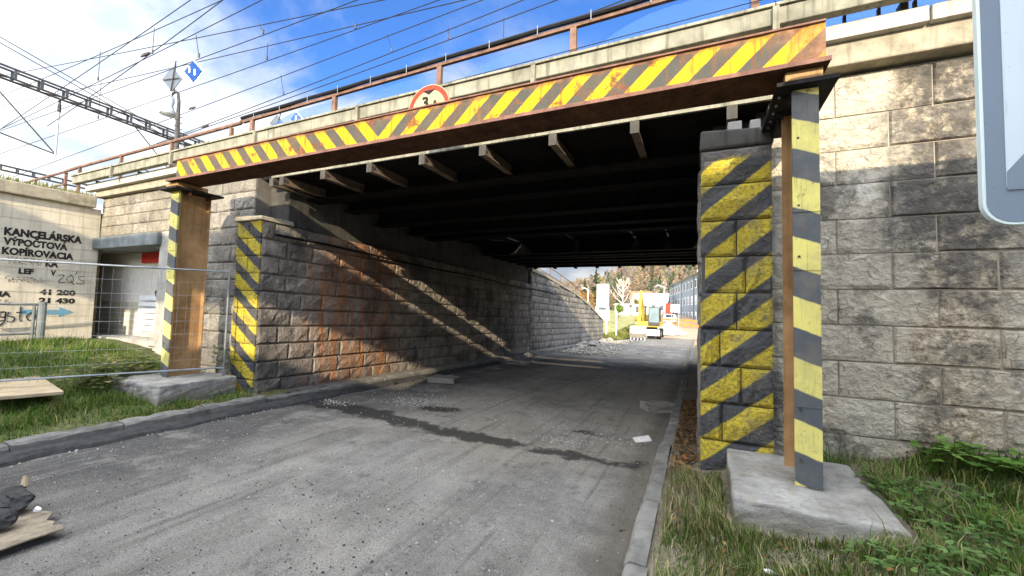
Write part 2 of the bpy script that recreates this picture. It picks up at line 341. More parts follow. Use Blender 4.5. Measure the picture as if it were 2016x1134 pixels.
def m_sign(nm, c):
    g = G(nm, .5, 0, .3); a = g.mix(g.noise(1.5, 4), tuple(x*.9 for x in c), tuple(x*1.08 for x in c))
    a = g.mix(g.ma('MULTIPLY', g.step(g.noise(1, 5, .65, vec=g.sc(g.pos(), (28, 28, 1.3))), .54, .70), .28), a, tuple(x*.5 for x in c))
    a = g.mix(g.ma('MULTIPLY', g.step(g.noise(24, 7, .78), .60, .68), .4), a, tuple(x*.45 for x in c)); g.col(a); return g.m
MAT['sign_grey'] = m_sign('sign_grey', (.50, .55, .58))
MAT['sign_border'] = m_sign('sign_border', (.17, .205, .245))
MAT['sign_rim'] = simple('sign_rim', (.62, .70, .68), .4, .2, .06)
MAT['back_panel'] = simple('back_panel', (.10, .115, .13), .5, .3, .15)
MAT['rubber'] = simple('rubber', (.02, .02, .02), .85)
MAT['orange'] = simple('orange', (.75, .17, .04), .6, 0, .15)
MAT['red'] = simple('red', (.55, .05, .03), .6, 0, .15)
MAT['facade'] = simple('facade', (.23, .255, .275), .85, 0, .06, 1)
MAT['roof_pale'] = simple('roof_pale', (.55, .52, .47), .8, 0, .1, 2)
MAT['roof_red'] = simple('roof_red', (.42, .14, .07), .8, 0, .2, 2)
MAT['brick_red'] = simple('brick_red', (.36, .07, .045), .8, 0, .25)
MAT['old_block'] = m_stone('old_block', (.20, .175, .135), (.32, .285, .22), soot=.35, white=.3)
MAT['bark'] = simple('bark', (.10, .08, .06), .95, 0, .4, 12, .6)
MAT['birch_bark'] = simple('birch_bark', (.62, .57, .50), .8, 0, .25, 5)
MAT['rubble'] = m_concrete('rubble', (.30, .275, .23), .4, .2, 6, 0, .6)
MAT['paper'] = simple('paper', (.62, .55, .52), .8, 0, .3, 30)
MAT['back_building'] = m_concrete('back_building', (.45, .42, .37), .15, .1, 1)
def m_glass(name, c, alpha, rough=.1):
    g = G(name, rough, 0, .5); g.col(c); g.b.inputs['Alpha'].default_value = alpha; return g.m
MAT['tint_panel'] = m_glass('tint_panel', (.06, .14, .36), .30, .6); MAT['tint_panel'].node_tree.nodes['Principled BSDF'].inputs['Specular IOR Level'].default_value = .05
MAT['window'] = simple('window', (.06, .075, .09), .15, 0, .2, 1, 0, .6)
MAT['cab_glass'] = simple('cab_glass', (.16, .21, .21), .1, 0, .2, 1, 0, .6)
def m_attr(name, rough=.8, sat=1.0):
    g = G(name, rough, 0, .2); a = g.n('ShaderNodeVertexColor'); a.layer_name = 'Col'
    g.col(a.outputs[0])
    g.b.inputs['Subsurface Weight'].default_value = 0
    # thin leaves let some light through
    tr = g.n('ShaderNodeBsdfTranslucent'); g.L(a.outputs[0], tr.inputs[0])
    ms = g.n('ShaderNodeMixShader'); ms.inputs[0].default_value = .3
    out = g.t.nodes['Material Output']; g.t.links.new(g.b.outputs[0], ms.inputs[1]); g.t.links.new(tr.outputs[0], ms.inputs[2]); g.t.links.new(ms.outputs[0], out.inputs[0])
    return g.m
MAT['leafy'] = m_attr('leafy')

# ------------------------------------------------------------------ mesh helpers
def tag(o, label=None, cat=None, group=None, kind=None):
    if label: o['label'] = label
    if cat: o['category'] = cat
    if group: o['group'] = group
    if kind: o['kind'] = kind
    return o
def thing(name, label, cat, loc=(0, 0, 0), group=None):
    o = bpy.data.objects.new(name, None); C.objects.link(o); o.location = loc; o.empty_display_size = .2
    return tag(o, label, cat, group)
def link(name, me, mat, parent=None, loc=(0, 0, 0)):
    o = bpy.data.objects.new(name, me); C.objects.link(o); o.location = loc
    if mat and not me.materials: me.materials.append(MAT[mat])
    if parent: o.parent = parent
    return o
def rootloc(p):
    v = Vector((0, 0, 0))
    while p is not None: v += p.location; p = p.parent
    return v
class MB:
    def __init__(s): s.v = []; s.f = []; s.c = None
    def box(s, x0, x1, y0, y1, z0, z1, m=None):
        b = len(s.v)
        for x, y, z in ((x0, y0, z0), (x1, y0, z0), (x1, y1, z0), (x0, y1, z0), (x0, y0, z1), (x1, y0, z1), (x1, y1, z1), (x0, y1, z1)):
            p = Vector((x, y, z)); s.v.append(tuple(m @ p) if m else tuple(p))
        s.f += [tuple(b+i for i in q) for q in ((0, 3, 2, 1), (4, 5, 6, 7), (0, 1, 5, 4), (1, 2, 6, 5), (2, 3, 7, 6), (3, 0, 4, 7))]
        return s
    def hexa(s, pts):
        b = len(s.v); s.v += [tuple(p) for p in pts]
        s.f += [tuple(b+i for i in q) for q in ((0, 3, 2, 1), (4, 5, 6, 7), (0, 1, 5, 4), (1, 2, 6, 5), (2, 3, 7, 6), (3, 0, 4, 7))]
        return s
    def tube(s, pts, r, n=6, caps=True):
        pts = [Vector(p) for p in pts]; rs = r if isinstance(r, (list, tuple)) else [r]*len(pts)
        b = len(s.v)
        for i, p in enumerate(pts):
            d = (pts[min(i+1, len(pts)-1)]-pts[max(i-1, 0)]).normalized()
            a = d.orthogonal().normalized() if abs(d.z) > .9 else d.cross(Vector((0, 0, 1))).normalized()
            c = d.cross(a)
            for k in range(n):
                t = 2*math.pi*k/n; s.v.append(tuple(p+(a*math.cos(t)+c*math.sin(t))*rs[i]))
        for i in range(len(pts)-1):
            for k in range(n):
                s.f.append((b+i*n+k, b+i*n+(k+1) % n, b+(i+1)*n+(k+1) % n, b+(i+1)*n+k))
        if caps:
            s.f.append(tuple(b+k for k in range(n))[::-1]); s.f.append(tuple(b+(len(pts)-1)*n+k for k in range(n)))
        return s
    def prism(s, poly, fn, t0, t1):
        b = len(s.v); n = len(poly)
        for t in (t0, t1):
            for u, v in poly: s.v.append(tuple(fn(u, v, t)))
        s.f.append(tuple(b+i for i in range(n))); s.f.append(tuple(b+n+i for i in range(n))[::-1])
        for i in range(n): s.f.append((b+i, b+n+i, b+n+(i+1) % n, b+(i+1) % n))
        return s
    def mesh(s, name, off=Vector((0, 0, 0)), smooth=False):
        me = bpy.data.meshes.new(name)
        me.from_pydata([(x-off[0], y-off[1], z-off[2]) for x, y, z in s.v], [], s.f); me.update()
        bm = bmesh.new(); bm.from_mesh(me); bmesh.ops.recalc_face_normals(bm, faces=bm.faces); bm.to_mesh(me); bm.free()
        if smooth: me.polygons.foreach_set('use_smooth', [True]*len(me.polygons))
        return me
    def build(s, name, mat, parent=None, bevel=0, smooth=False):
        o = link(name, s.mesh(name, rootloc(parent), smooth), mat, parent)
        if bevel:
            b = o.modifiers.new('bevel', 'BEVEL'); b.width = bevel; b.segments = 2; b.limit_method = 'ANGLE'
        return o
def grid_sheet(name, xs, ys, fz, mat, kind='structure'):
    v = [(x, y, fz(x, y)) for y in ys for x in xs]; n = len(xs)
    f = [(j*n+i, j*n+i+1, (j+1)*n+i+1, (j+1)*n+i) for j in range(len(ys)-1) for i in range(n-1)]
    me = bpy.data.meshes.new(name); me.from_pydata(v, [], f); me.update()
    me.polygons.foreach_set('use_smooth', [True]*len(f))
    o = link(name, me, mat); o['kind'] = kind; return o
def interp(x, pts):
    return float(np.interp(x, [p[0] for p in pts], [p[1] for p in pts]))
ZP = [(-200, 0), (4, 0), (40, -.72), (46, -.72), (67, .4), (85, 1.5), (140, 2.2), (3000, 2.2)]
zp = lambda y: interp(y, ZP)
def h2(x, y): return .5*math.sin(x*2.1+y*1.3)+.3*math.sin(x*4.7-y*3.1)+.2*math.sin(x*9.3+y*7.7)

# ------------------------------------------------------------------ ground, road, verges
ys = list(np.concatenate([np.linspace(-120, -10, 6), np.linspace(-5, 60, 66), np.linspace(65, 140, 16), np.array([200, 400, 900, 2500])]))
grid_sheet('ground', [-1500, -400, -100, -40, -20, -14, -8, -4, 0, 3, 10, 40, 100, 400, 1500], ys, lambda x, y: zp(y)-.06, 'far_dirt')
ry = list(np.linspace(-6, 46, 131))+list(np.linspace(48, 140, 30))
rx = list(np.linspace(-6.95, -.47, 22))
grid_sheet('road', rx, ry, lambda x, y: zp(y)+.008*h2(x, y), 'road')
# left verge: bank climbing from the kerb to the office wall
def zl(x, y):
    t = min(max((-7.15-x)/6.2, 0), 1); base = .13+.66*(t*t*(3-2*t)) if x < -7.15 else .13
    return base+.025*h2(x*1.4, y*1.4)
grid_sheet('left_verge', list(np.linspace(-24, -7.1, 52)), list(np.linspace(-6, 5.6, 36)), zl, 'grass_ground')
def zr(x, y):
    t = min(max((x+.3)/2.6, 0), 1); b = .09+.3*t
    b += .16*min(max((y-4.2)/1.2, 0), 1)*min(max((x-.9)/1.0, 0), 1)
    return b+.02*h2(x*1.6, y*1.6)
grid_sheet('right_verge', list(np.linspace(-.33, 9, 40)), list(np.linspace(-4, 5.6, 40)), zr, 'soil')
# walkway strips under the bridge
grid_sheet('left_walkway', [-7.6, -7.35, -7.14], list(np.linspace(5.0, 36, 64)), lambda x, y: zp(y)+.155+.008*h2(x*3, y*2), 'kerb')
grid_sheet('right_walkway', [-.33, -.15, .1], list(np.linspace(5.0, 36, 64)), lambda x, y: zp(y)+.11+.012*h2(x*3, y*2), 'soil')
# kerbstones, each a stone of its own
def kerb_stone_mesh(w, h, l, seed):
    r = random.Random(seed); m = MB(); n = 9
    for j in range(n+1):
        y = -l/2+l*j/n; e = [r.uniform(-.018, .012) for _ in range(4)]
        for (x, z), q in zip(((-w/2, -h), (-w/2, 0+e[0]), (w/2-.03+e[1], e[2]), (w/2, -.03+e[3]), (w/2+.01, -h)), range(5)): m.v.append((x, y, z))
    for j in range(n):
        for k in range(4): m.f.append((j*5+k, j*5+k+1, (j+1)*5+k+1, (j+1)*5+k))
    m.f.append((0, 1, 2, 3, 4)); m.f.append(tuple(n*5+k for k in (4, 3, 2, 1, 0)))
    return m.mesh('kerb_stone')
def kerb(name, xc, w, top, y0, y1, flip):
    root = bpy.data.objects.new(name, None); C.objects.link(root); root['kind'] = 'structure'
    ms = [kerb_stone_mesh(w, .3, .985, 40+i+(9 if flip else 0)) for i in range(4)]
    for mm in ms: mm.materials.append(MAT['kerb'])
    y = y0; i = 0
    while y < y1:
        o = link('kerb_stone', ms[random.randrange(4)], None, root, (xc+random.uniform(-.02, .02), y+.5, zp(y+.5)+top+random.uniform(-.025, .012)))
        o.rotation_euler = (math.atan2(zp(y+1)-zp(y), 1)+random.uniform(-.008, .008), 0, (math.pi if flip else 0)+random.uniform(-.008, .008)); y += 1; i += 1
kerb('left_kerb', -7.04, .2, .175, -4, 30, False)
kerb('right_kerb', -.40, .15, .125, -4, 30, True)
# broken edge of the old asphalt left standing along the left kerb
def ledge():
    m = MB(); yy = np.linspace(-5, 14, 110); n = 5
    for y in yy:
        w = .2+.05*h2(1.7, y*2.3)+random.uniform(-.02, .02); t = .075+.02*h2(4, y*1.7)
        z = zp(y)
        for x, q in ((-6.93, z-.02), (-6.93, z+t+.01), (-6.93+w*.6, z+t+random.uniform(-.01, .01)), (-6.93+w, z+t*.55), (-6.93+w+.04, z-.02)): m.v.append((x, y, q))
    for j in range(len(yy)-1):
        for k in range(n-1): m.f.append((j*n+k, j*n+k+1, (j+1)*n+k+1, (j+1)*n+k))
    o = m.build('asphalt_ledge', 'asphalt_chunk'); o['kind'] = 'structure'
ledge()

# ------------------------------------------------------------------ stone blocks
def block_mesh(l, h, d, relief, margin, seed, nx=6, nz=4):
    r = random.Random(seed); m = MB()
    def P(i, j):
        u = -l/2+l*i/nx; v = -h/2+h*j/nz
        edge = i in (0, nx) or j in (0, nz)
        if edge: return (u, 0, v)
        if i == 1: u = -l/2+margin
        if i == nx-1: u = l/2-margin
        if j == 1: v = -h/2+margin
        if j == nz-1: v = h/2-margin
        inner = 1 < i < nx-1 and 1 < j < nz-1
        du = 0 if (i in (1, nx-1)) else r.uniform(-.3, .3)*l/nx
        return (u+du, -relief*(r.uniform(.75, 1.35) if inner else r.uniform(.35, 1.0)), v+(r.uniform(-.3, .3)*h/nz if 1 < j < nz-1 else 0))
    for j in range(nz+1):
        for i in range(nx+1): m.v.append(P(i, j))
    w = nx+1
    for j in range(nz):
        for i in range(nx): m.f.append((j*w+i, j*w+i+1, (j+1)*w+i+1, (j+1)*w+i))
    b = len(m.v); m.v += [(-l/2, d, -h/2), (l/2, d, -h/2), (l/2, d, h/2), (-l/2, d, h/2)]
    per = [list(range(0, w)), [j*w+nx for j in range(nz+1)], [nz*w+i for i in range(nx, -1, -1)], [j*w for j in range(nz, -1, -1)]]
    for k, e in enumerate(per): m.f.append(tuple(e[::-1])+(b+k, b+(k+1) % 4))
    me = m.mesh('stone_block'); return me
_bc = {}
def blk(l, h, relief, mat, margin=.03, variants=4, deep=.08):
    k = (round(l, 2), round(h, 2), relief, mat)
    if k not in _bc:
        _bc[k] = [block_mesh(l, h, deep, relief, margin, hash(k) % 9999+i) for i in range(variants)]
        for x in _bc[k]: x.materials.append(MAT[mat])
    return random.choice(_bc[k])
def course_wall(parent, axis, face, a0, a1, z0, rows, h, mat, lens, relief=.035, gap=.014, slope=0, top=None, limit=None, margin=.03, stuff=False, matfn=None):
    """rows of stone blocks. axis 'x': the wall faces -Y at y=face, running along x; 'y+': faces +X; 'y-': faces -X."""
    merged = MB(); org = rootloc(parent)
    for r in range(rows):
        a = a0 - (lens[r % len(lens)]*.45 if r % 2 else 0); q = 0
        while a < a1-.02:
            l = random.choice(lens); b0 = max(a, a0); b1 = min(a+l, a1)
            if a1-b1 < .2: b1 = a1
            a += l if b1 != a1 else 99
            L_ = b1-b0
            if L_ < .08: continue
            c = (b0+b1)/2; z = z0+h*(r+.5)+slope*(c-a0)
            if top and z+h/2 > top(c)+.05: continue
            mt = matfn(c, z) if matfn else mat
            Lq = round((L_-gap)*20)/20 if abs(L_-l) > .01 else l-gap
            me = blk(Lq, h-gap, relief, mt, margin)
            if axis == 'x': loc = Vector((c, face+random.uniform(-.006, .006), z)); rz = 0
            elif axis == 'y+': loc = Vector((face+random.uniform(-.006, .006), c, z)); rz = math.pi/2
            else: loc = Vector((face+random.uniform(-.006, .006), c, z)); rz = -math.pi/2
            ry_ = -math.atan(slope)*(1 if axis != 'y-' else -1)
            sx = (L_-gap)/Lq
            if stuff:
                mm = Matrix.Translation(loc) @ Matrix.Rotation(rz, 4, 'Z') @ Matrix.Rotation(ry_, 4, 'Y') @ Matrix.Diagonal((sx, 1, 1, 1))
                b = len(merged.v)
                merged.v += [tuple(mm @ v.co) for v in me.vertices]
                merged.f += [tuple(b+i for i in p.vertices) for p in me.polygons]
            else:
                o = link('stone_block', me, None, parent, loc-org); o.rotation_euler = (0, ry_, rz); o.scale = (sx, 1, 1)
    if stuff and merged.v:
        o = merged.build('stone_courses', mat, parent); o['kind'] = 'stuff'

# ------------------------------------------------------------------ left abutment
SL = -.02
LA = thing('stone_abutment', 'rock faced stone abutment with rusty orange stains, under the bridge across the road', 'abutment', (-7.8, 5.4, 0))
MB().hexa([(-7.95, 5.13, -.3), (-7.52, 5.13, -.3), (-7.52, 18.7, -.6), (-7.95, 18.7, -.6), (-7.95, 5.13, 3.33), (-7.52, 5.13, 3.33), (-7.52, 18.7, 3.06), (-7.95, 18.7, 3.06)]).build('core', 'mortar_dark', LA)
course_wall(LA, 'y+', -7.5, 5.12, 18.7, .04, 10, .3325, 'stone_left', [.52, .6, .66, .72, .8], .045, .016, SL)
# striped corner pier facing the camera side
course_wall(LA, 'x', 5.1, -8.22, -7.51, .04, 10, .3325, 'stone_pier_l', [.34, .72], .02, .012)
MB().box(-8.21, -7.53, 5.12, 5.7, -.2, 3.36).build('pier_core', 'mortar_dark', LA)
MB().hexa([(-8.27, 5.04, 3.37), (-7.46, 5.04, 3.37), (-7.46, 5.75, 3.36), (-8.27, 5.75, 3.36), (-8.25, 5.06, 3.47), (-7.48, 5.06, 3.45), (-7.50, 5.75, 3.46), (-8.25, 5.75, 3.48)]).build('pier_cap', 'coping', LA, .015)
# bearing bench: smooth concrete wall set back above the stonework
MB().hexa([(-8.2, 5.72, 3.34), (-7.62, 5.72, 3.32), (-7.62, 18.7, 3.06), (-8.2, 18.7, 3.08), (-8.2, 5.72, 4.2), (-7.62, 5.72, 4.2), (-7.62, 18.7, 4.2), (-8.2, 18.7, 4.2)]).build('bearing_bench', 'concrete_dark', LA, .02)
pts = [(-7.40, 5.3+i*1.3, 3.12-.022*i*1.3+.02*math.sin(i*1.3)) for i in range(14)]
tag(MB().tube(pts, .028, 6).build('conduit_pipe', 'cable'), 'thin black conduit running along the orange stained stone wall under the bridge', 'pipe')
# front face between the pier and the doorway
LF = thing('stone_wing_wall', 'shaded stone front wall behind the rusty column and wire fence', 'wall', (-9.5, 5.5, 0))
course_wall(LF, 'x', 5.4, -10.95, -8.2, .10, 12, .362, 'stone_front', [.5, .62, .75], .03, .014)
MB().box(-10.95, -8.2, 5.42, 5.9, -.2, 4.44).build('core', 'mortar', LF)
MB().box(-14.4, -7.9, 5.25, 5.8, 4.44, 4.70).build('coping_beam', 'coping', LF, .02)

# doorway recess with canopy, left of the stone front
DW = thing('doorway_recess', 'boarded entrance recess with blue grey canopy slab beside the lettered wall', 'doorway', (-12.6, 5.4, .8))
MB().box(-14.28, -11.30, 5.22, 6.09, 3.08, 3.38).build('canopy_slab', 'canopy', DW, .015)
MB().box(-17.4, -10.97, 6.1, 6.3, 1.75, 3.4).build('back_wall', 'cream', DW); MB().box(-17.4, -10.97, 6.095, 6.3, .5, 1.749).build('tiled_dado', 'poster_wall', DW)
MB().box(-17.4, -14.31, 5.62, 6.1, 3.10, 3.4).build('ceiling_slab', 'concrete', DW); MB().box(-17.4, -14.31, 5.62, 6.1, .3, .84).build('recess_floor', 'concrete', DW)
for k in range(5): MB().box(-17.3, -12.7, 6.086, 6.094, .95+k*.16, .962+k*.16).build('tile_joint', 'white', DW)
MB().box(-11.38, -11.0, 5.32, 6.1, .3, 3.395).build('door_post', 'concrete', DW, .015)
MB().box(-14.3, -10.96, 5.45, 6.2, .3, .84).build('sill_step', 'concrete', DW, .01)
MB().box(-13.7, -11.4, 6.02, 6.09, 2.80, 3.07).build('red_panel', 'red', DW)
for k in range(6):      # white louvre slats of the shutter
    MB().box(-13.6, -11.42, 5.985, 6.04, 1.0+k*.16, 1.13+k*.16).build('shutter_slat', 'white', DW)
MB().hexa([(-12.0, 5.6, 1.9), (-11.45, 5.6, 1.72), (-11.45, 5.62, 1.72), (-12.0, 5.62, 1.9), (-12.05, 5.6, 2.02), (-11.42, 5.6, 2.35), (-11.42, 5.62, 2.35), (-12.05, 5.62, 2.02)]).build('hanging_sheet', 'rust_dark', DW)
course_wall(DW, 'x', 5.38, -14.3, -10.96, 3.42, 4, .255, 'old_block', [.42, .55, .6], .015, .012, margin=.02)
MB().box(-14.3, -10.96, 5.395, 5.9, 3.41, 4.43).build('upper_core', 'mortar', DW)

# office wall with painted lettering
XW = -14.3
PW = thing('lettered_wall', 'cream concrete side wall with black painted lettering and blue arrow', 'wall', (XW, 4.2, .6))
MB().box(XW-.5, XW, .5, 5.36, .3, 4.13).build('wall_panel', 'poster_wall', PW, .01)
MB().box(XW-.6, XW+.16, .4, 5.2, 4.13, 4.42).build('cap_beam', 'coping', PW, .03)
for k in range(11): MB().box(XW-.004, XW+.004+.002*(k % 2), .52, 5.35, 1.08+k*.28, 1.085+k*.28).build('board_mark', 'coping', PW)
def text_mesh(txt, width, height, depth=.004, bold=.055):
    cu = bpy.data.curves.new('txt', 'FONT'); cu.body = txt; cu.extrude = .5; cu.offset = bold; cu.resolution_u = 3
    ob = bpy.data.objects.new('txt', cu); C.objects.link(ob)
    dg = bpy.context.evaluated_depsgraph_get(); me = bpy.data.meshes.new_from_object(ob.evaluated_get(dg))
    bpy.data.objects.remove(ob); bpy.data.curves.remove(cu)
    co = np.empty(len(me.vertices)*3); me.vertices.foreach_get('co', co); co = co.reshape(-1, 3)
    lo, hi = co.min(0), co.max(0)
    ref = .71  # cap height of the built-in font
    co[:, 0] = (co[:, 0]-lo[0])/(hi[0]-lo[0])*width; co[:, 1] = co[:, 1]/ref*height; co[:, 2] = (co[:, 2]-lo[2])/(hi[2]-lo[2])*depth
    me.vertices.foreach_set('co', co.ravel()); me.update(); return me
def wall_text(txt, y0, y1, z0, h, mat='wall_black', name='lettering'):
    o = link(name, text_mesh(txt, y1-y0, h), mat, PW, Vector((XW+.001, y0, z0))-PW.location)
    o.rotation_euler = (R(90), 0, R(90)); return o
wall_text('KANCELÁRSKA', 3.73, 5.03, 3.20, .165)
wall_text('VÝPOČTOVÁ', 3.73, 4.78, 2.985, .15)
wall_text('KOPÍROVACIA', 3.72, 4.90, 2.765, .15)
wall_text('TECHNI', 3.80, 4.36, 2.56, .15, 'faded_paint')
wall_text('KA', 4.42, 4.64, 2.55, .15)
wall_text('LEF', 4.00, 4.24, 2.345, .115)
wall_text('V', 4.52, 4.61, 2.345, .12)
wall_text('SINDA', 3.80, 4.45, 2.14, .13, 'faded_paint')
wall_text('41 200', 4.36, 4.99, 1.875, .12)
wall_text('21 430', 4.36, 4.99, 1.675, .12)
wall_text('IA', 3.74, 3.92, 1.80, .12)
wall_text('LN', 3.74, 3.95, 1.64, .10, 'faded_paint')
m = MB(); m.prism([(4.1, 1.40), (4.72, 1.40), (4.72, 1.335), (4.98, 1.455), (4.72, 1.58), (4.72, 1.51), (4.1, 1.51)], lambda u, v, t: (XW+t, u, v), .001, .006); m.build('painted_arrow', 'blue_paint', PW)
def graffiti(strokes, y0, z0, s, r=.011):
    for st in strokes:
        P = [Vector((XW+.004, y0+u*s*.62, z0+v*s)) for u, v in st]
        Q = []
        for i in range(len(P)-1):
            p0, p1, p2, p3 = P[max(i-1, 0)], P[i], P[i+1], P[min(i+2, len(P)-1)]
            for k in range(5):
                t = k/5; Q.append(.5*((2*p1)+(p2-p0)*t+(2*p0-5*p1+4*p2-p3)*t*t+(3*p1-p0-3*p2+p3)*t**3))
        Q.append(P[-1]); MB().tube(Q, r, 5).build('graffiti', 'black_paint', PW)
graffiti([[(0, .8), (.7, .85), (.1, .1), (.9, .12)], [(1.5, .9), (1.05, .5), (1.4, .1), (1.9, .4), (1.6, .9), (1.5, .9)], [(1.5, .4), (2.0, -.1)], [(2.25, 1.35), (2.1, 1.0)], [(3.2, .85), (2.5, .8), (2.6, .5), (3.2, .35), (3.0, .05), (2.3, .1)]], 4.65, 2.16, .24, .007)
graffiti([[(0, .9), (0, .35), (.15, .3)], [(.9, .85), (.5, .8), (.5, .55), (.9, .5), (.95, .85), (.9, .2), (.4, -.1), (.2, .15), (1.0, .3)], [(1.2, .85), (1.1, .6), (1.6, .45), (1.5, .2), (1.1, .2)], [(2.0, 1.2), (2.0, .3), (2.2, .25)], [(1.7, .8), (2.4, .85)], [(2.9, .85), (2.5, .55), (2.75, .25), (3.2, .5), (2.9, .85)], [(3.6, 1.2), (3.55, .5)], [(3.55, .25), (3.56, .2)]], 3.66, 1.17, .34, .012)

# ------------------------------------------------------------------ right abutment
RA = thing('stone_pier', 'stone pier corner painted with diagonal yellow and black hazard stripes', 'pier', (.4, 5.3, 0))
course_wall(RA, 'x', 5.1, 0, .70, .05, 9, .40, 'stone_pier_r', [.36, .40, .70], .045, .012)
MB().box(.02, .69, 5.12, 5.75, -.3, 3.66).build('core', 'mortar_dark', RA)
MB().hexa([(-.01, 5.08, 3.66), (.72, 5.08, 3.66), (.72, 5.75, 3.66), (-.01, 5.75, 3.66), (0, 5.09, 3.90), (.70, 5.09, 3.85), (.70, 5.75, 3.86), (0, 5.75, 3.9)]).build('top_stone', 'concrete_dark', RA, .03)
MB().hexa([(.02, 5.75, -.3), (.6, 5.75, -.3), (.6, 18.7, -.6), (.02, 18.7, -.6), (.02, 5.75, 3.4), (.6, 5.75, 3.4), (.6, 18.7, 3.4), (.02, 18.7, 3.4)]).build('inner_core', 'mortar_dark', RA)
course_wall(RA, 'y-', 0, 5.7, 18.7, .05, 9, .40, 'stone_front', [.7, .8, .9], .03, .014, SL, stuff=True)
MB().box(.15, .6, 5.75, 18.7, 3.41, 4.2).build('bearing_bench', 'concrete_dark', RA)
RW = thing('stone_wing_wall', 'weathered pale stone wall with spalled patches behind the yellow black column', 'wall', (2.4, 5.6, 0))
RZ = [(.24, .37), (.61, .38), (.99, .375), (1.365, .375), (1.74, .37), (2.11, .37), (2.48, .37), (2.85, .37), (3.22, .37), (3.59, .37), (3.96, .44)]
for k, (z0, h) in enumerate(RZ):
    j = [.72, 1.32, 2.12, 2.95, 3.75, 4.6, 5.4, 6.2] if k % 2 == 0 else [.72, 1.04, 1.77, 2.55, 3.35, 4.15, 5.0, 5.8, 6.2]
    for a, b in zip(j[:-1], j[1:]):
        if b > 4.7: continue
        a2 = a+random.uniform(-.03, .03) if a > .72 else a
        L_ = round((b-a-.010)*20)/20; rough_ = 2.0 < (a+b)/2 < 3.0
        me = blk(L_, h-.014, .026 if rough_ else .012, 'stone_right', .015 if rough_ else .04)
        o = link('stone_block', me, None, RW, Vector(((a+b)/2, 5.4+random.uniform(-.005, .005)+(.012 if rough_ else 0), z0+h/2))-RW.location); o.scale = ((b-a-.015)/L_, 1, 1)
MB().box(.71, 9, 5.415, 5.9, -.2, 4.41).build('core', 'mortar_pale', RW)
MB().box(.72, 9, 5.22, 5.8, 4.44, 4.75).build('coping_beam', 'coping', RW, .02)
# earth behind the walls carries the tracks
for nm, bx in (('railway_embankment_west', (-90, -14.85, 6.32, 18.5, -1, 4.40)), ('railway_embankment_fill', (-14.85, -8.21, 6.32, 18.5, -1, 4.42)), ('railway_embankment_east', (.62, 60, 5.92, 18.5, -1, 4.30))):
    o = MB().box(*bx).build(nm, 'soil'); o['kind'] = 'structure'
o = MB().box(-90, -14.81, .4, 5.6, .4, 4.12).build('office_terrace', 'soil'); o['kind'] = 'structure'

# ------------------------------------------------------------------ bridge deck
zt = lambda x: .0065*x
BD = thing('railway_bridge', 'old steel railway bridge deck with pale edge beams spanning the road', 'bridge', (-3.7, 11, 4.2))
def xbeam(m, x0, x1, y0, y1, z0, z1):
    m.hexa([(x0, y0, z0+zt(x0)), (x1, y0, z0+zt(x1)), (x1, y1, z0+zt(x1)), (x0, y1, z0+zt(x0)), (x0, y0, z1+zt(x0)), (x1, y0, z1+zt(x1)), (x1, y1, z1+zt(x1)), (x0, y1, z1+zt(x0))]); return m
joints = [-15.0, -12.9, -10.4, -7.65, -5.1, -2.02, .72, 3.4, 6.0]
for a, b in zip(joints[:-1], joints[1:]):
    xbeam(MB(), a+.012, b-.012, 4.98, 5.10, 4.885, 5.075).build('edge_beam', 'fascia', BD, .012)
    xbeam(MB(), a+.006, b-.006, 4.95, 5.22, 5.078, 5.11).build('edge_cap', 'fascia', BD)
    MB().box(b-.03, b+.03, 4.93, 4.975, 4.80+zt(b), 5.06+zt(b)).build('joint_bracket', 'fascia', BD)
j2 = [-14.7, -12.2, -9.6, -6.2, -3.0, 0.2, 2.02, 4.5, 6.5]
for a, b in zip(j2[:-1], j2[1:]):
    xbeam(MB(), a+.01, b-.01, 5.14, 5.28, 4.70 if b < 1 else 4.68, 4.875 if b < 1 else 4.84).build('lower_beam', 'white_beam', BD, .01)
for k in range(11): MB().box(-14.2+k*2, -14.14+k*2, 5.16, 5.26, 4.82+zt(-14+k*2), 4.93+zt(-14+k*2)).build('spacer_post', 'dark_steel', BD)
for k in range(4): MB().box(1.35+k*.28, 1.375+k*.28, 5.18, 5.22, 4.82, 4.95).build('spacer_post', 'dark_steel', BD)
# slab pieces; narrow gaps between some of the deck planks let the sky through
MB().box(-7.61, .76, 5.30, 5.34, 4.238, 4.69).build('soffit_edge', 'fascia', BD)
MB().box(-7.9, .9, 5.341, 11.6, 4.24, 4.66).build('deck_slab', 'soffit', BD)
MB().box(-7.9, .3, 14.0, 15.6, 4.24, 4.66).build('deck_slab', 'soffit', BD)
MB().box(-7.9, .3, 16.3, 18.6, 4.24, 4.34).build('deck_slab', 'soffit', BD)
def planks(y0, y1, gaps, step=1.0):
    x = -7.9; i = 0
    while x < .29:
        b = min(x+step, .3); g_ = gaps[i % len(gaps)]
        MB().box(x, b-g_, y0, y1, 4.26, 4.34).build('deck_plank', 'soffit', BD); x = b; i += 1
planks(11.601, 13.999, [.0, .16, .0, .06, .0, .07, .055]); planks(15.601, 16.299, [.03, .05, 0, .045, 0, .05])
GY = [6.3, 7.3, 8.3, 9.6, 10.5, 14.1, 14.9, 15.5, 16.4, 17.4, 18.55]
for i, y in enumerate(GY):
    zb = 3.86 if y > 8 else 3.99
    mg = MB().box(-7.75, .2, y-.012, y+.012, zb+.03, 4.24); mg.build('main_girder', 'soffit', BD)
    MB().box(-7.75, .2, y-.16, y+.16, zb, zb+.03).build('girder_flange', 'soffit', BD)
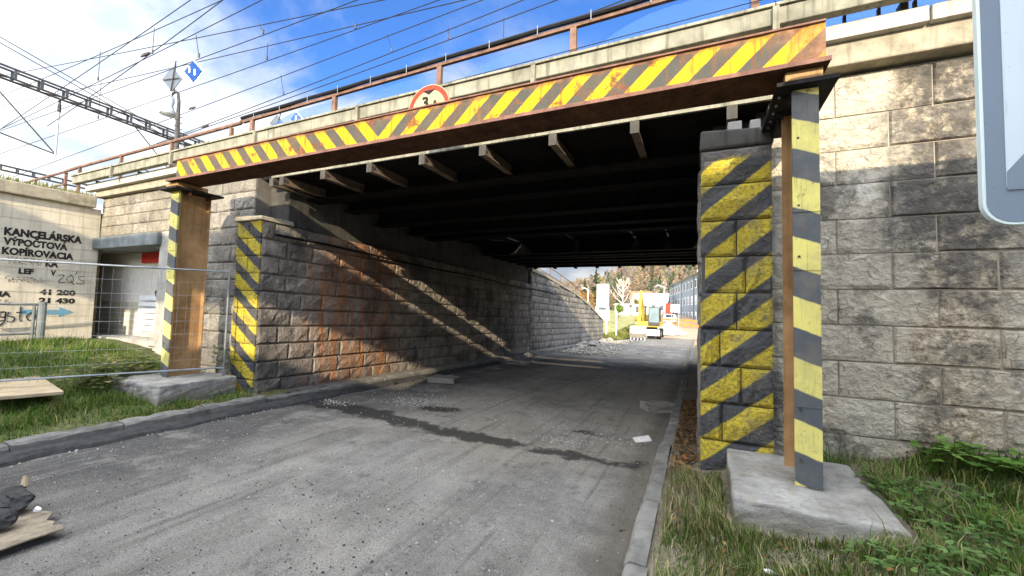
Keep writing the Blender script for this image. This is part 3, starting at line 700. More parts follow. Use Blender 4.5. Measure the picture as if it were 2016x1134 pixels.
for k in range(9):                                            # cross beams cantilevering to the deck edge
    x = -8.35+1.085*k+.0
    if x < -7.55: x = -7.55
    b = MB().box(x-.05, x+.05, 5.27, 6.28, 4.075, 4.095); b.box(x-.012, x+.012, 5.29, 6.28, 4.095, 4.24)
    b.build('cross_beam', 'bracket', BD)
    MB().box(x-.055, x+.055, 5.262, 5.285, 4.06, 4.215).build('beam_end_plate', 'concrete_dark', BD)
for k in range(8):
    x = -7.2+1.05*k
    for (ya, yb) in ((11.6, 13.9), (14.95, 15.45)):
        b = MB().tube([(x, ya, 4.0), (x+.7, yb, 4.2)], .03, 5); b.build('bracing_bar', 'soffit', BD)
MB().box(-7.95, .3, 18.61, 18.75, 3.95, 4.35).build('far_edge_beam', 'soffit', BD)
for k in range(8): MB().box(-7.3+k*1.0, -7.2+k*1.0, 18.5, 18.78, 3.80, 3.95).build('far_bracket', 'soffit', BD)
for bx in ((-60, -8.2), (.95, 60)):
    o = MB().box(bx[0], bx[1], 9, 15.0, 4.43, 4.8).build('track_ballast', 'rubble'); o['kind'] = 'structure'
# bearing shoes by the right pier
BS = thing('bridge_bearing', 'pale bearing shoe on top of the striped stone pier', 'bearing', (.45, 5.25, 3.85))
MB().box(.28, .42, 5.15, 5.32, 3.86, 3.98).build('rocker', 'concrete', BS, .01); MB().box(.50, .60, 5.15, 5.32, 3.86, 3.97).build('rocker', 'concrete', BS, .01)

MB().box(.61, .95, 5.62, 5.9, 3.4, 4.24).build('backing_wall', 'concrete_dark', RA)
# railing on the bridge
RY = 5.6
rk = RY/4.7
def rz(x): return 1.8+(3.47-.0)*rk+.022*(x)*1.0 if x > -9.3 else 1.8+(3.20)*rk+.008*x+.09
RL = thing('bridge_railing', 'brown steel bridge railing with black cable, wire and tinted panels', 'railing', (-4, RY, 5.1))
zr_ = lambda x: 1.8+rk*(3.30+.0245*(x/rk+9.5)) if True else 0
x0, x1 = -9.05, 7
MB().hexa([(x0, RY-.03, zr_(x0)-.085), (x1, RY-.03, zr_(x1)-.085), (x1, RY+.03, zr_(x1)-.085), (x0, RY+.03, zr_(x0)-.085), (x0, RY-.03, zr_(x0)-.03), (x1, RY-.03, zr_(x1)-.03), (x1, RY+.03, zr_(x1)-.03), (x0, RY+.03, zr_(x0)-.03)]).build('top_rail', 'rail_brown', RL)
MB().tube([(x0+.5*i*1.0, RY-.045, zr_(x0+.5*i)+.002+.004*math.sin(i*1.9)) for i in range(32)], .036, 7).build('cable', 'cable', RL)
posts = [-8.75, -6.35, -3.97, -1.67, .6, 2.9, 5.2]
for x in posts: MB().box(x-.045, x+.045, RY-.03, RY+.03, 4.6, zr_(x)-.08).build('post', 'rail_brown', RL)
for k in range(20):
    x = -8.6+k*.8; MB().tube([(x, RY-.08, zr_(x)-.09), (x, RY-.085, zr_(x)+.055)], .006, 4).build('cable_tie', 'galv', RL)
MB().tube([(x0, RY-.05, zr_(x0)-.42), (x1, RY-.05, zr_(x1)-.45)], .007, 4).build('middle_wire', 'wire', RL)
for k in range(10):
    x = -7.6+k*1.2; MB().tube([(x, RY-.05, 4.7), (x, RY-.05, zr_(x)-.43)], .006, 4).build('wire_stay', 'wire', RL)
for a, b in zip(posts[:-1], posts[1:]):
    P = []
    n = 9
    for i in range(n+1):
        t = i/n; x = a+.05+(b-a-.1)*t; P.append((x, zr_(x)-.14-.5*(1-min(1, t*1.6))**2.2))
    m = MB(); m.prism([(a+.05, 4.7)]+P+[(b-.05, 4.7)], lambda u, v, t: (u, t, v), RY+.02, RY+.026); m.build('tinted_panel', 'tint_panel', RL)
RL2 = thing('bridge_railing', 'plain brown pipe railing on the bridge end beyond the cable railing', 'railing', (-13, RY, 5.1))
zq = lambda x: 1.8+rk*(3.20+.006*(x/rk+14))
MB().tube([(-17.2, RY, zq(-17)-.02), (-16.6, RY, zq(-16.6)), (-9.15, RY, zq(-9.15)+.06), (-9.1, RY, zq(-9)+.1)], .04, 8).build('top_rail', 'rail_brown', RL2)
for x in (-16.4, -14.1, -11.75, -9.45): MB().box(x-.035, x+.035, RY-.03, RY+.03, 4.5, zq(x)).build('post', 'rail_brown', RL2)
RL3 = thing('low_railing', 'low brown pipe railing above the lettered wall', 'railing', (-18, 5.7, 4.4))
MB().tube([(-26, 5.8, 5.6), (-17.3, 5.6, 5.58)], .035, 6).build('top_rail', 'rail_brown', RL3)
MB().tube([(-26, 5.8, 5.2), (-17.3, 5.6, 5.2)], .025, 6).build('middle_rail', 'rail_brown', RL3)
for x in (-25, -22, -19.5, -17.4): MB().box(x-.03, x+.03, 5.62, 5.68, 4.35, 5.58).build('post', 'rail_brown', RL3)

# ------------------------------------------------------------------ height-restriction girder
GD = thing('hazard_girder', 'rusty steel girder striped yellow and grey across the bridge front', 'girder', (-3.8, 4.2, 3.9))
GX0, GX1 = -8.58, .97
def strip(y0, y1, z0, z1, amp, seed):
    r = random.Random(seed); m = MB(); n = 60; d = [r.uniform(-amp, amp) for _ in range(n+1)]
    for i in range(n+1):
        x = GX0+(GX1-GX0)*i/n; e = d[i]
        for y, z in ((y0+e, z0+e*.6), (y1, z0+e*.3), (y1, z1+e*.3), (y0+e, z1+e*.6)): m.v.append((x, y, z))
    for i in range(n):
        for k in range(4): m.f.append((i*4+k, i*4+(k+1) % 4, (i+1)*4+(k+1) % 4, (i+1)*4+k))
    m.f.append((0, 1, 2, 3)); m.f.append((n*4+3, n*4+2, n*4+1, n*4)); return m
m = MB(); n = 50
for i in range(n+1):
    x = GX0+(GX1-GX0)*i/n; e = .006*h2(x*1.3, 2)
    for y, z in ((4.19+e, 3.92), (4.21+e, 3.92), (4.21+e, 4.325), (4.19+e, 4.325)): m.v.append((x, y, z))
for i in range(n):
    for k in range(4): m.f.append((i*4+k, i*4+(k+1) % 4, (i+1)*4+(k+1) % 4, (i+1)*4+k))
m.f.append((0, 1, 2, 3)); m.f.append((n*4+3, n*4+2, n*4+1, n*4))
m.build('web', 'girder', GD)
strip(4.035, 4.50, 3.905, 3.928, .008, 3).build('bottom_flange', 'rust_dark', GD)
strip(4.022, 4.034, 3.898, 3.936, .004, 4).build('flange_lip', 'rust_lip', GD)
strip(4.165, 4.30, 4.326, 4.342, .006, 5).build('top_flange', 'rust_lip', GD)
for i in range(14):
    x = GX0+.4+i*.66; MB().box(x-.006, x+.006, 4.212, 4.42, 3.93, 4.32).build('stiffener', 'rust_dark', GD)

def column(x0, x1, base, mat, label, loc, seat_w):
    t = thing('steel_column', label, 'column', loc)
    xc = (x0+x1)/2
    MB().box(x0, x1, 4.235, 4.252, base, 3.78).build('front_flange', 'rust_web', t)
    MB().box(x0, x1, 4.735, 4.752, base, 3.78).build('rear_flange', 'rust_web', t)
    MB().box(xc-.006, xc+.006, 4.252, 4.735, base, 3.78).build('web', 'rust_web', t)
    for za, zb, dy in ((base+.004, 1.05, 0), (1.052, 2.20, .004), (2.202, 2.70, .010), (2.702, 3.775, .016)):
        MB().box(x0-.004, x1+.004, 4.222-dy, 4.2345, za, zb).build('hazard_plate', mat, t)
    for z in (.62, 1.04, 2.32, 2.76, 3.35): MB().tube([(xc-.055, 4.205, z), (xc-.055, 4.235, z)], .011, 8).build('bolt', 'dark_steel', t)
    return t
CR = column(.73, .915, .40, 'col_r', 'steel column with wide yellow black hazard plates on the block beside the grassy right verge', (.82, 4.5, .40), .2)
MB().box(.60, 1.04, 4.10, 5.09, 3.782, 3.815).build('cap_plate', 'cap', CR)
MB().box(.70, .94, 4.755, 5.09, 3.70, 3.781).build('tie_beam', 'cap', CR)
for y in (4.3, 4.46, 4.62, 4.80, 4.96): MB().tube([(.645, y, 3.765), (.645, y, 3.784)], .013, 6).build('bolt', 'galv', CR)
for y in (4.3, 4.62): m = MB(); m.prism([(.66, 3.781), (.728, 3.781), (.728, 3.70)], lambda u, v, t: (u, t, v), y, y+.02); m.build('gusset', 'cap', CR)
MB().box(.66, .93, 4.1, 4.42, 3.816, 3.897).build('bearing_block', 'rust_web', CR, .008)
CL = column(-8.72, -8.50, .46, 'col_l', 'rusty steel column with narrow hazard stripes standing by the wire fence', (-8.61, 4.5, .46), .2)
MB().box(-8.86, -8.30, 4.06, 4.86, 3.78, 3.815).build('cap_plate', 'cap', CL)
MB().box(-8.70, -8.34, 4.1, 4.6, 3.816, 3.897).build('bearing_block', 'rust_web', CL, .008)
for y in (4.3, 4.65): MB().box(-8.5, -8.33, y, y+.02, 3.70, 3.78).build('gusset', 'rust_dark', CL)

def footing(name, label, P, seed):
    r = random.Random(seed); bm = bmesh.new(); vs = [bm.verts.new(p) for p in P]
    for q in ((0, 3, 2, 1), (4, 5, 6, 7), (0, 1, 5, 4), (1, 2, 6, 5), (2, 3, 7, 6), (3, 0, 4, 7)): bm.faces.new([vs[i] for i in q])
    bmesh.ops.recalc_face_normals(bm, faces=bm.faces)
    bmesh.ops.subdivide_edges(bm, edges=bm.edges, cuts=9, use_grid_fill=True)
    for v in bm.verts: v.co += Vector((r.uniform(-1, 1), r.uniform(-1, 1), r.uniform(-1, 1)))*.006
    for v in bm.verts:
        k_ = h2(v.co.x*6, v.co.y*6+v.co.z*5); v.co += Vector((.012*k_, .012*h2(v.co.z*7, v.co.x*6), .010*h2(v.co.x*5, v.co.y*7)))
    c = Vector((sum(p[0] for p in P)/8, sum(p[1] for p in P)/8, min(p[2] for p in P)))
    for v in bm.verts: v.co -= c
    me = bpy.data.meshes.new(name); bm.to_mesh(me); bm.free()
    o = link(name, me, 'footing', None, c); b = o.modifiers.new('bevel', 'BEVEL'); b.width = .025; b.segments = 3; b.angle_limit = R(50)
    return tag(o, label, 'footing')
footing('concrete_footing', 'worn concrete footing block in the grass under the right hazard plated column', [(.24, 3.74, -.05), (1.36, 3.68, -.05), (1.32, 5.05, -.05), (.26, 5.07, -.05), (.24, 3.75, .40), (1.30, 3.72, .38), (1.30, 5.05, .40), (.26, 5.07, .40)], 3)
footing('concrete_footing', 'mossy concrete footing block beside the fence under the rusty column', [(-9.2, 3.72, -.05), (-7.72, 3.72, -.05), (-7.74, 4.98, -.05), (-9.2, 4.98, -.05), (-9.2, 3.75, .46), (-7.76, 3.75, .455), (-7.76, 4.96, .46), (-9.2, 4.96, .46)], 4)

# ------------------------------------------------------------------ height limit sign behind the girder
HS = thing('height_limit_sign', 'round red rimmed height limit sign reading 3.8 behind the striped girder', 'sign', (-3.32, 4.46, 4.2))
def disc(r0, r1, y, z, x, n=36):
    m = MB()
    for k in range(n):
        a = 2*math.pi*k/n; m.v.append((x+r1*math.cos(a), y, z+r1*math.sin(a)))
    if r0 == 0: m.f.append(tuple(range(n)))
    else:
        for k in range(n):
            a = 2*math.pi*k/n; m.v.append((x+r0*math.cos(a), y, z+r0*math.sin(a)))
        for k in range(n): m.f.append((k, (k+1) % n, n+(k+1) % n, n+k))
    return m
SZ = 4.455; SX = -3.32
m = MB(); m.prism([(SX+.335*math.cos(2*math.pi*k/36), SZ+.335*math.sin(2*math.pi*k/36)) for k in range(36)], lambda u, v, t: (u, t, v), 4.46, 4.475); m.build('plate', 'sign_cream', HS)
disc(.265, .335, 4.4575, SZ, SX).build('red_rim', 'sign_red', HS)
disc(.328, .337, 4.4565, SZ, SX).build('edge_line', 'sign_cream', HS)
m = MB(); m.prism([(SX-.10, SZ+.262), (SX+.10, SZ+.262), (SX, SZ+.20)], lambda u, v, t: (u, t, v), 4.4555, 4.459); m.build('arrow_mark', 'black_paint', HS)
o = link('numerals', text_mesh('3', .10, .15, .003, .03), 'black_paint', HS, Vector((SX-.105, 4.456, SZ+.03))-HS.location); o.rotation_euler = (R(90), 0, 0)
o = link('numerals', text_mesh('8', .05, .075, .003, .03), 'black_paint', HS, Vector((SX+.075, 4.456, SZ+.03))-HS.location); o.rotation_euler = (R(90), 0, 0)
o = link('numerals', text_mesh('.', .02, .075, .003, .03), 'black_paint', HS, Vector((SX+.025, 4.456, SZ+.03))-HS.location); o.rotation_euler = (R(90), 0, 0)
MB().tube([(SX, 4.49, 3.93), (SX, 4.49, SZ+.1)], .02, 6).build('bracket_pole', 'dark_steel', HS)
MB().box(SX-.02, SX+.02, 4.22, 4.49, 3.95, 3.98).build('bracket_foot', 'dark_steel', HS)

# ------------------------------------------------------------------ large road sign on the right, seen from its front
BSG = thing('road_sign_panel', 'large grey road sign panel with dark border and rounded corner', 'sign', (2.2, 2.5, .2))
def rrect(x0, x1, z0, z1, r, n=8):
    P = []
    for cx_, cz_, a0 in ((x1-r, z1-r, 0), (x0+r, z1-r, 90), (x0+r, z0+r, 180), (x1-r, z0+r, 270)):
        for k in range(n+1):
            a = R(a0+90*k/n); P.append((cx_+r*math.cos(a), cz_+r*math.sin(a)))
    return P
def plate(pts, y0, y1, nm, mt):
    m = MB(); m.prism(pts, lambda u, v, t: (u, t, v), y0, y1); return m.build(nm, mt, BSG)
X0, X1, Z0, Z1 = 1.135, 3.4, 2.225, 4.4
plate(rrect(X0, X1, Z0, Z1, .10), 2.50, 2.53, 'panel_back', 'sign_rim')
plate(rrect(X0+.012, X1-.012, Z0+.012, Z1-.012, .09), 2.497, 2.4995, 'border', 'sign_border')
plate(rrect(X0+.075, X1-.075, Z0+.15, Z1-.1, .02), 2.494, 2.4965, 'panel_face', 'sign_grey')
plate([(X0+.076, Z0+.151), (X0+.076, Z0+.23), (X0+.5, Z0+.80), (X0+.86, Z0+.80), (X0+.20, Z0+.151)], 2.491, 2.4935, 'direction_band', 'sign_border')
plate([(X0+.19, Z0+1.0), (X0+.19, Z0+.62), (X0+.205, Z0+.62), (X0+.205, Z0+1.0)], 2.491, 2.4935, 'inner_line', 'sign_border')
for x in (1.9, 2.8): MB().tube([(x, 2.57, .1), (x, 2.57, 4.2)], .04, 8).build('post', 'galv', BSG)

# ------------------------------------------------------------------ fences on the left
FP = thing('wire_fence_panel', 'temporary wire mesh fence panel standing before the rusty column', 'fence', (-8.6, 3.9, .5))
A = Vector((-9.35, 2.30, .52)); B = Vector((-7.99, 4.86, .55)); H_ = 1.82
def fp(t, h): p = A.lerp(B, t); return Vector((p.x, p.y, p.z+h*H_))
for h in (0.03, 1): MB().tube([fp(0, h), fp(1, h)], .016, 7).build('frame_tube', 'galv', FP)
for t in (0, 1): MB().tube([fp(t, -.05), fp(t, 1.01)], .016, 7).build('frame_tube', 'galv', FP)
for k in range(1, 8): MB().tube([fp(0, k/8), fp(1, k/8)], .0018, 4).build('mesh_wire', 'galv', FP)
for k in range(1, 24): MB().tube([fp(k/24, .03), fp(k/24, 1)], .0015, 4).build('mesh_wire', 'galv', FP)
BR = thing('barrier_rail', 'pale blue painted pipe barrier standing before the lettered wall', 'barrier', (-13.9, 4.3, .6))
P1 = Vector((-13.88, 4.30, .6))
MB().tube([P1, P1+Vector((0, 0, 1.10))], .075, 12).build('post', 'canopy', BR)
for z in (1.64, .98): MB().tube([(-13.88, 4.30, z), (-13.75, 2.2, z)], .028, 8).build('rail', 'canopy', BR)
MB().tube([(-13.87, 4.17, .7), (-13.87, 4.17, 1.62)], .03, 8).build('inner_post', 'canopy', BR)

# boards, chunks, loose stones
def slab(name, label, cat, pts, z0, z1, mat, tilt=0):
    m = MB(); m.prism(pts, lambda u, v, t: (u, v, t+tilt*(u-pts[0][0])), z0, z1); o = m.build(name, mat, None, .008)
    c = Vector((sum(p[0] for p in pts)/len(pts), sum(p[1] for p in pts)/len(pts), z0))
    for v in o.data.vertices: v.co -= c
    o.location = c; return tag(o, label, cat)
slab('wooden_board', 'weathered tan board lying on the grass bank by the fence', 'board', [(-8.30, 2.86), (-11.2, 3.40), (-12.0, 3.1), (-9.5, 2.0), (-8.5, 2.30)], .42, .47, 'plywood')
slab('support_block', 'grey stone propping up the board on the grass bank', 'stone', [(-9.4, 2.5), (-9.4, 2.9), (-10.0, 3.0), (-10.0, 2.5)], .1, .418, 'concrete')
slab('wooden_board', 'broken tan board lying on the asphalt with rubble on top', 'board', [(-4.40, .9), (-4.36, 1.28), (-4.375, 1.40), (-4.36, 1.57), (-4.45, 1.585), (-4.50, 1.55), (-4.58, 1.59), (-4.66, 1.57), (-4.81, 1.655), (-5.3, 1.52), (-5.9, 1.2), (-5.7, .7)], .055, .072, 'plywood_dirty', .03)
def rock_mesh(seed, s, sub=3):
    r = random.Random(seed); bm = bmesh.new(); bmesh.ops.create_icosphere(bm, subdivisions=sub, radius=1)
    ax = [Vector((r.gauss(0, 1), r.gauss(0, 1), r.gauss(0, 1))).normalized() for _ in range(15)]; dd = [r.uniform(.5, .85) for _ in ax]
    for v in bm.verts:
        p = v.co.copy()
        for a, d in zip(ax, dd):
            t = p.dot(a)
            if t > d: p -= a*(t-d)
        p *= 1+r.uniform(-.10, .08); v.co = Vector((p.x*s[0], p.y*s[1], p.z*s[2]))
    me = bpy.data.meshes.new('rock'); bm.to_mesh(me); bm.free(); return me
def rock(name, label, cat, loc, s, mat, seed, group=None, rz=0):
    o = link(name, rock_mesh(seed, s), mat, None, loc); o.rotation_euler = (0, 0, rz); return tag(o, label, cat, group)
rock('asphalt_chunk', 'black asphalt chunk on the broken board, the flatter one by the stick', 'rubble', (-5.08, 1.53, .15), (.23, .15, .085), 'asphalt_chunk', 1)
rock('asphalt_chunk', 'grey asphalt lump at the outer edge of the broken board', 'rubble', (-4.78, 1.30, .145), (.17, .12, .075), 'asphalt_chunk', 2, None, .4)
rock('white_chip', 'small white stone chip beside the asphalt chunks on the board', 'stone', (-4.80, 1.555, .12), (.04, .022, .022), 'white', 5)
tag(MB().tube([(-5.30, 1.60, .12), (-5.24, 1.61, .2), (-5.27, 1.62, .27)], [.02, .024, .018], 7).build('wood_stick', 'plywood'), 'short wooden stick standing among the asphalt chunks', 'stick')
for (x, y, s, lb, rz_) in ((-6.05, 9.2, (.36, .22, .12), 'loose kerb stone lying on the road by the left kerb', .2), (-6.2, 14.5, (.42, .3, .07), 'flat stone slab lying where the light strip meets the left kerb', .1), (-.74, 8.8, (.30, .24, .11), 'broken kerb block lying against the right kerb under the bridge', .5)):
    m = MB(); m.box(-s[0], s[0], -s[1], s[1], 0, s[2]*1.2); me = m.mesh('loose_block')
    bm = bmesh.new(); bm.from_mesh(me); bmesh.ops.bevel(bm, geom=bm.edges, offset=.03, segments=2); bmesh.ops.subdivide_edges(bm, edges=bm.edges, cuts=1)
    for v in bm.verts: v.co += Vector([random.uniform(-.015, .015) for _ in range(3)])
    bm.to_mesh(me); bm.free()
    o = link('loose_block', me, 'rubble', None, (x, y, zp(y)-.01)); o.rotation_euler = (0, 0, rz_); tag(o, lb, 'stone')
m = MB(); m.hexa([(-.12, -.07, 0), (.12, -.07, 0), (.12, .07, .02), (-.12, .07, .01), (-.12, -.07, .012), (.12, -.07, .014), (.12, .07, .034), (-.12, .07, .022)])
o = m.build('crumpled_packet', 'paper'); o.location = (-.76, 6.4, zp(6.4)+.01); o.rotation_euler = (.12, -.1, .5); tag(o, 'pale crumpled packet lying by the right kerb', 'litter')
rock('tan_stone', 'tan stone in the grass below the road sign panel', 'stone', (1.62, 3.22, .30), (.055, .04, .035), 'rubble', 21)
rock('white_litter', 'small crumpled white litter in the right verge grass', 'litter', (.40, 3.12, .21), (.045, .025, .018), 'white', 22)
rock('grey_stone', 'small grey stone in the grass by the right kerb', 'stone', (.08, 3.42, .19), (.035, .03, .03), 'rubble', 23)

# ------------------------------------------------------------------ scatter (numpy built)
def np_mesh(name, V, F, mat, kind='stuff', cols=None, parent=None):
    me = bpy.data.meshes.new(name); k = F.shape[1]
    me.vertices.add(len(V)); me.vertices.foreach_set('co', V.astype(np.float32).ravel())
    me.loops.add(F.size); me.loops.foreach_set('vertex_index', F.astype(np.int32).ravel())
    me.polygons.add(len(F)); me.polygons.foreach_set('loop_start', np.arange(0, F.size, k, dtype=np.int32))
    me.update(calc_edges=True)
    if cols is not None:
        a = me.color_attributes.new('Col', 'FLOAT_COLOR', 'POINT'); a.data.foreach_set('color', np.c_[cols, np.ones(len(cols))].astype(np.float32).ravel())
    o = link(name, me, mat, parent)
    if kind: o['kind'] = kind
    return o
OCT = np.array([(1, 0, 0), (-1, 0, 0), (0, 1, 0), (0, -1, 0), (0, 0, 1), (0, 0, -1)], float)
OCF = np.array([(0, 2, 4), (2, 1, 4), (1, 3, 4), (3, 0, 4), (2, 0, 5), (1, 2, 5), (3, 1, 5), (0, 3, 5)])
def pebbles(name, P, S_, mat, cols=None):
    n = len(P); V = OCT[None]*S_[:, None, None]*rng.uniform(.45, 1.25, (n, 6, 1)); V[:, :, 2] *= .75
    a = rng.uniform(0, 6.28, n); c, s = np.cos(a)[:, None], np.sin(a)[:, None]
    x, y = V[:, :, 0]*c-V[:, :, 1]*s, V[:, :, 0]*s+V[:, :, 1]*c
    V = np.stack([x, y, V[:, :, 2]], 2)+P[:, None]
    F = (OCF[None]+(np.arange(n)*6)[:, None, None]).reshape(-1, 3)
    return np_mesh(name, V.reshape(-1, 3), F, mat, 'stuff', None if cols is None else np.repeat(cols, 6, 0))
def road_pts(n, x0, x1, y0, y1): 
    x = rng.uniform(x0, x1, n); y = y0+(y1-y0)*rng.uniform(0, 1, n)**1.4
    return np.c_[x, y, [zp(v)+.004 for v in y]]
def clump(n, x, y, sx, sy):
    p = np.c_[rng.normal(x, sx, n), rng.normal(y, sy, n), np.zeros(n)]; p[:, 2] = [zp(v)+.004 for v in p[:, 1]]; return p
P = road_pts(19000, -6.8, -.55, 1.3, 12)
k = rng.uniform(size=len(P)); S_ = .0025+.008*rng.uniform(size=len(P))**4
g = np.where(rng.uniform(size=len(P)) < .22, .5, .13)*rng.uniform(.6, 1.3, len(P))
pebbles('road_gravel', P, S_, 'leafy', np.c_[g, g*.97, g*.92])
Q = [clump(n, x, y, sx, sy) for n, x, y, sx, sy in ((260, -6.35, 5.9, .22, .12), (420, -5.15, 6.75, .35, .22), (120, -5.6, 7.0, .5, .35), (160, -1.75, 5.75, .18, .12), (70, -1.3, 6.3, .35, .25), (60, -2.0, 6.1, .4, .3), (90, -2.5, 3.4, .9, .5), (130, -6.72, 3.2, .06, 1.4), (200, -4.2, 7.6, 1.1, .8))]
P = np.concatenate(Q); S_ = .006+.016*rng.uniform(size=len(P))**2.2; g = rng.uniform(.38, .62, len(P))
pebbles('white_gravel', P, S_, 'leafy', np.c_[g, g*.95, g*.85])
for nm, (x, y, sx, sy, n) in {'asphalt_crumbs': (-3.6, 2.9, .9, .25, 260)}.items():
    P = np.concatenate([clump(n, x, y, sx, sy), clump(160, -2.0, 2.1, .3, .15), clump(200, -6.75, 3.5, .08, 1.8), clump(120, -.62, 3.5, .06, 1.2)]); pebbles(nm, P, .003+.011*rng.uniform(size=len(P))**2.5, 'asphalt_chunk')

def blades(name, n, sampler, zf, hmin, hmax, width, cols, lean=.6):
    x, y = sampler(n); n = len(x)
    z = np.array([zf(a, b) for a, b in zip(x, y)])-.01
    cl_ = np.sin(x*5.3+1.7*np.sin(y*3.1))*np.sin(y*4.7+1.3*np.sin(x*2.9))
    h = rng.uniform(hmin, hmax, n)*(.72+.45*cl_)*np.where(rng.uniform(size=n) < .06, 1.6, 1.0); a = 2.6*np.sin(x*2.3+y*1.1)+rng.normal(0, 1.1, n); le = rng.uniform(.15, lean*1.25, n)*h
    base = np.c_[x, y, z]; d = np.c_[np.cos(a), np.sin(a), np.zeros(n)]; s = np.c_[-np.sin(a), np.cos(a), np.zeros(n)]*width*rng.uniform(.6, 1.3, n)[:, None]
    mid = base+d*(le*.3)[:, None]+np.c_[np.zeros(n), np.zeros(n), h*.6]
    tip = base+d*le[:, None]+np.c_[np.zeros(n), np.zeros(n), h*rng.uniform(.75, 1.0, n)]
    V = np.stack([base-s, base+s, mid+s*.8, mid-s*.8, tip], 1).reshape(-1, 3)
    i = (np.arange(n)*5)[:, None]
    F = np.concatenate([i+np.array([[0, 1, 2]]), i+np.array([[0, 2, 3]]), i+np.array([[3, 2, 4]])])
    cc = np.array(cols)[rng.integers(0, len(cols), n)]*rng.uniform(.7, 1.3, (n, 1))
    return np_mesh(name, V, F, 'leafy', 'stuff', np.repeat(cc, 5, 0))
GR = [(.08, .145, .022), (.10, .17, .03), (.06, .115, .02), (.15, .19, .045), (.24, .22, .09), (.05, .10, .018)]
DRY = [(.36, .30, .16), (.28, .24, .12), (.18, .21, .06), (.42, .36, .2)]
def inblock(x, y): return (x > .18) & (x < 1.40) & (y > 3.66) & (y < 5.1)
def samp_r(n):
    x = -.28+rng.uniform(0, 1, n)**.8*4.2; y = rng.uniform(1.6, 5.35, n)
    dn = np.sin(x*3.1+1)+np.sin(y*4.3+x*2)+np.sin(x*7.7-y*6.1)*.6
    keep = ~inblock(x, y) & ~((x < .75) & (y > 4.95)) & (dn+rng.uniform(-1.2, 1.2, n) > -.55) & ~((x < .24) & (rng.uniform(size=n) < .45))
    return x[keep], y[keep]
blades('verge_grass', 60000, samp_r, zr, .05, .19, .0035, GR)
def samp_f(n): return rng.uniform(-.27, 3.2, n), rng.uniform(1.7, 3.66, n)
blades('front_grass', 26000, samp_f, zr, .04, .13, .0032, GR)
def samp_ring(n):
    t = rng.uniform(0, 1, n); e = rng.integers(0, 3, n); off = np.abs(rng.normal(0, .07, n))
    x = np.where(e == 0, .2+1.25*t, np.where(e == 1, .20-off, 1.40+off)); y = np.where(e == 0, 3.66-off, 3.6+1.4*t); return x, y
blades('footing_edge_grass', 2600, samp_ring, zr, .06, .2, .0035, GR+DRY)
def samp_r2(n):
    x = rng.uniform(1.1, 4, n); y = rng.uniform(3.9, 5.36, n); k = ~inblock(x, y); return x[k], y[k]
blades('tall_grass', 3200, samp_r2, zr, .12, .34, .004, GR+[(.2, .2, .07)], .9)
def samp_r3(n):
    x = rng.normal(.15, .55, n); y = rng.uniform(1.8, 5.0, n); k = (x > -.3) & ~inblock(x, y); return x[k], y[k]
blades('dry_grass', 8000, samp_r3, zr, .05, .2, .003, DRY)
def inlb(x, y): return (x > -9.25) & (x < -7.7) & (y > 3.7) & (y < 5.0)
def samp_l(n):
    x = -7.18-rng.uniform(0, 1, n)**1.25*6.9; y = rng.uniform(-.6, 5.0, n); dn = np.sin(x*2.1+1)+np.sin(y*3.3+x*1.4)+np.sin(x*5.7-y*4.1)*.6
    k = ~inlb(x, y) & (dn+rng.uniform(-1.3, 1.3, n) > -1.3) & ~((x > -7.6) & (rng.uniform(size=n) < .45)); return x[k], y[k]
blades('bank_grass', 60000, samp_l, zl, .06, .2, .005, GR, .8)
def samp_l2(n): return rng.uniform(-14.75, -14.2, n), rng.uniform(2.6, 5.2, n)
blades('wall_top_grass', 1600, samp_l2, lambda x, y: 4.42, .08, .24, .006, [(.22, .22, .05), (.16, .18, .04), (.28, .24, .08)])
def samp_w(n): return rng.uniform(-.3, -.02, n), rng.uniform(4.9, 9.5, n)
# fallen leaves
def leaves(name, n, sampler, zf, size, cols):
    x, y = sampler(n); n = len(x); z = np.array([zf(a, b) for a, b in zip(x, y)])+rng.uniform(.01, .05, n)
    a = rng.uniform(0, 6.28, n); t = rng.uniform(-.6, .6, (n, 2)); s = size*rng.uniform(.6, 1.4, n)
    u = np.c_[np.cos(a), np.sin(a), t[:, 0]]*s[:, None]; v = np.c_[-np.sin(a), np.cos(a), t[:, 1]]*s[:, None]*.6
    c = np.c_[x, y, z]; V = np.stack([c-u, c-v, c+u, c+v], 1).reshape(-1, 3); F = np.arange(n*4).reshape(-1, 4)
    cc = np.array(cols)[rng.integers(0, len(cols), n)]*rng.uniform(.7, 1.3, (n, 1)); return np_mesh(name, V, F, 'leafy', 'stuff', np.repeat(cc, 4, 0))
LF_ = [(.20, .10, .04), (.15, .08, .04), (.26, .15, .05), (.12, .07, .04)]
leaves('fallen_leaves', 900, samp_w, lambda x, y: zp(y)+.12, .03, LF_)
leaves('verge_fallen_leaves', 700, samp_r, lambda x, y: zr(x, y)+.03, .02, LF_)
def samp_lv(n): return rng.uniform(-7.5, -7.15, n), rng.uniform(3, 8, n)
leaves('kerb_fallen_leaves', 160, samp_lv, lambda x, y: zp(y)+.16, .02, LF_)

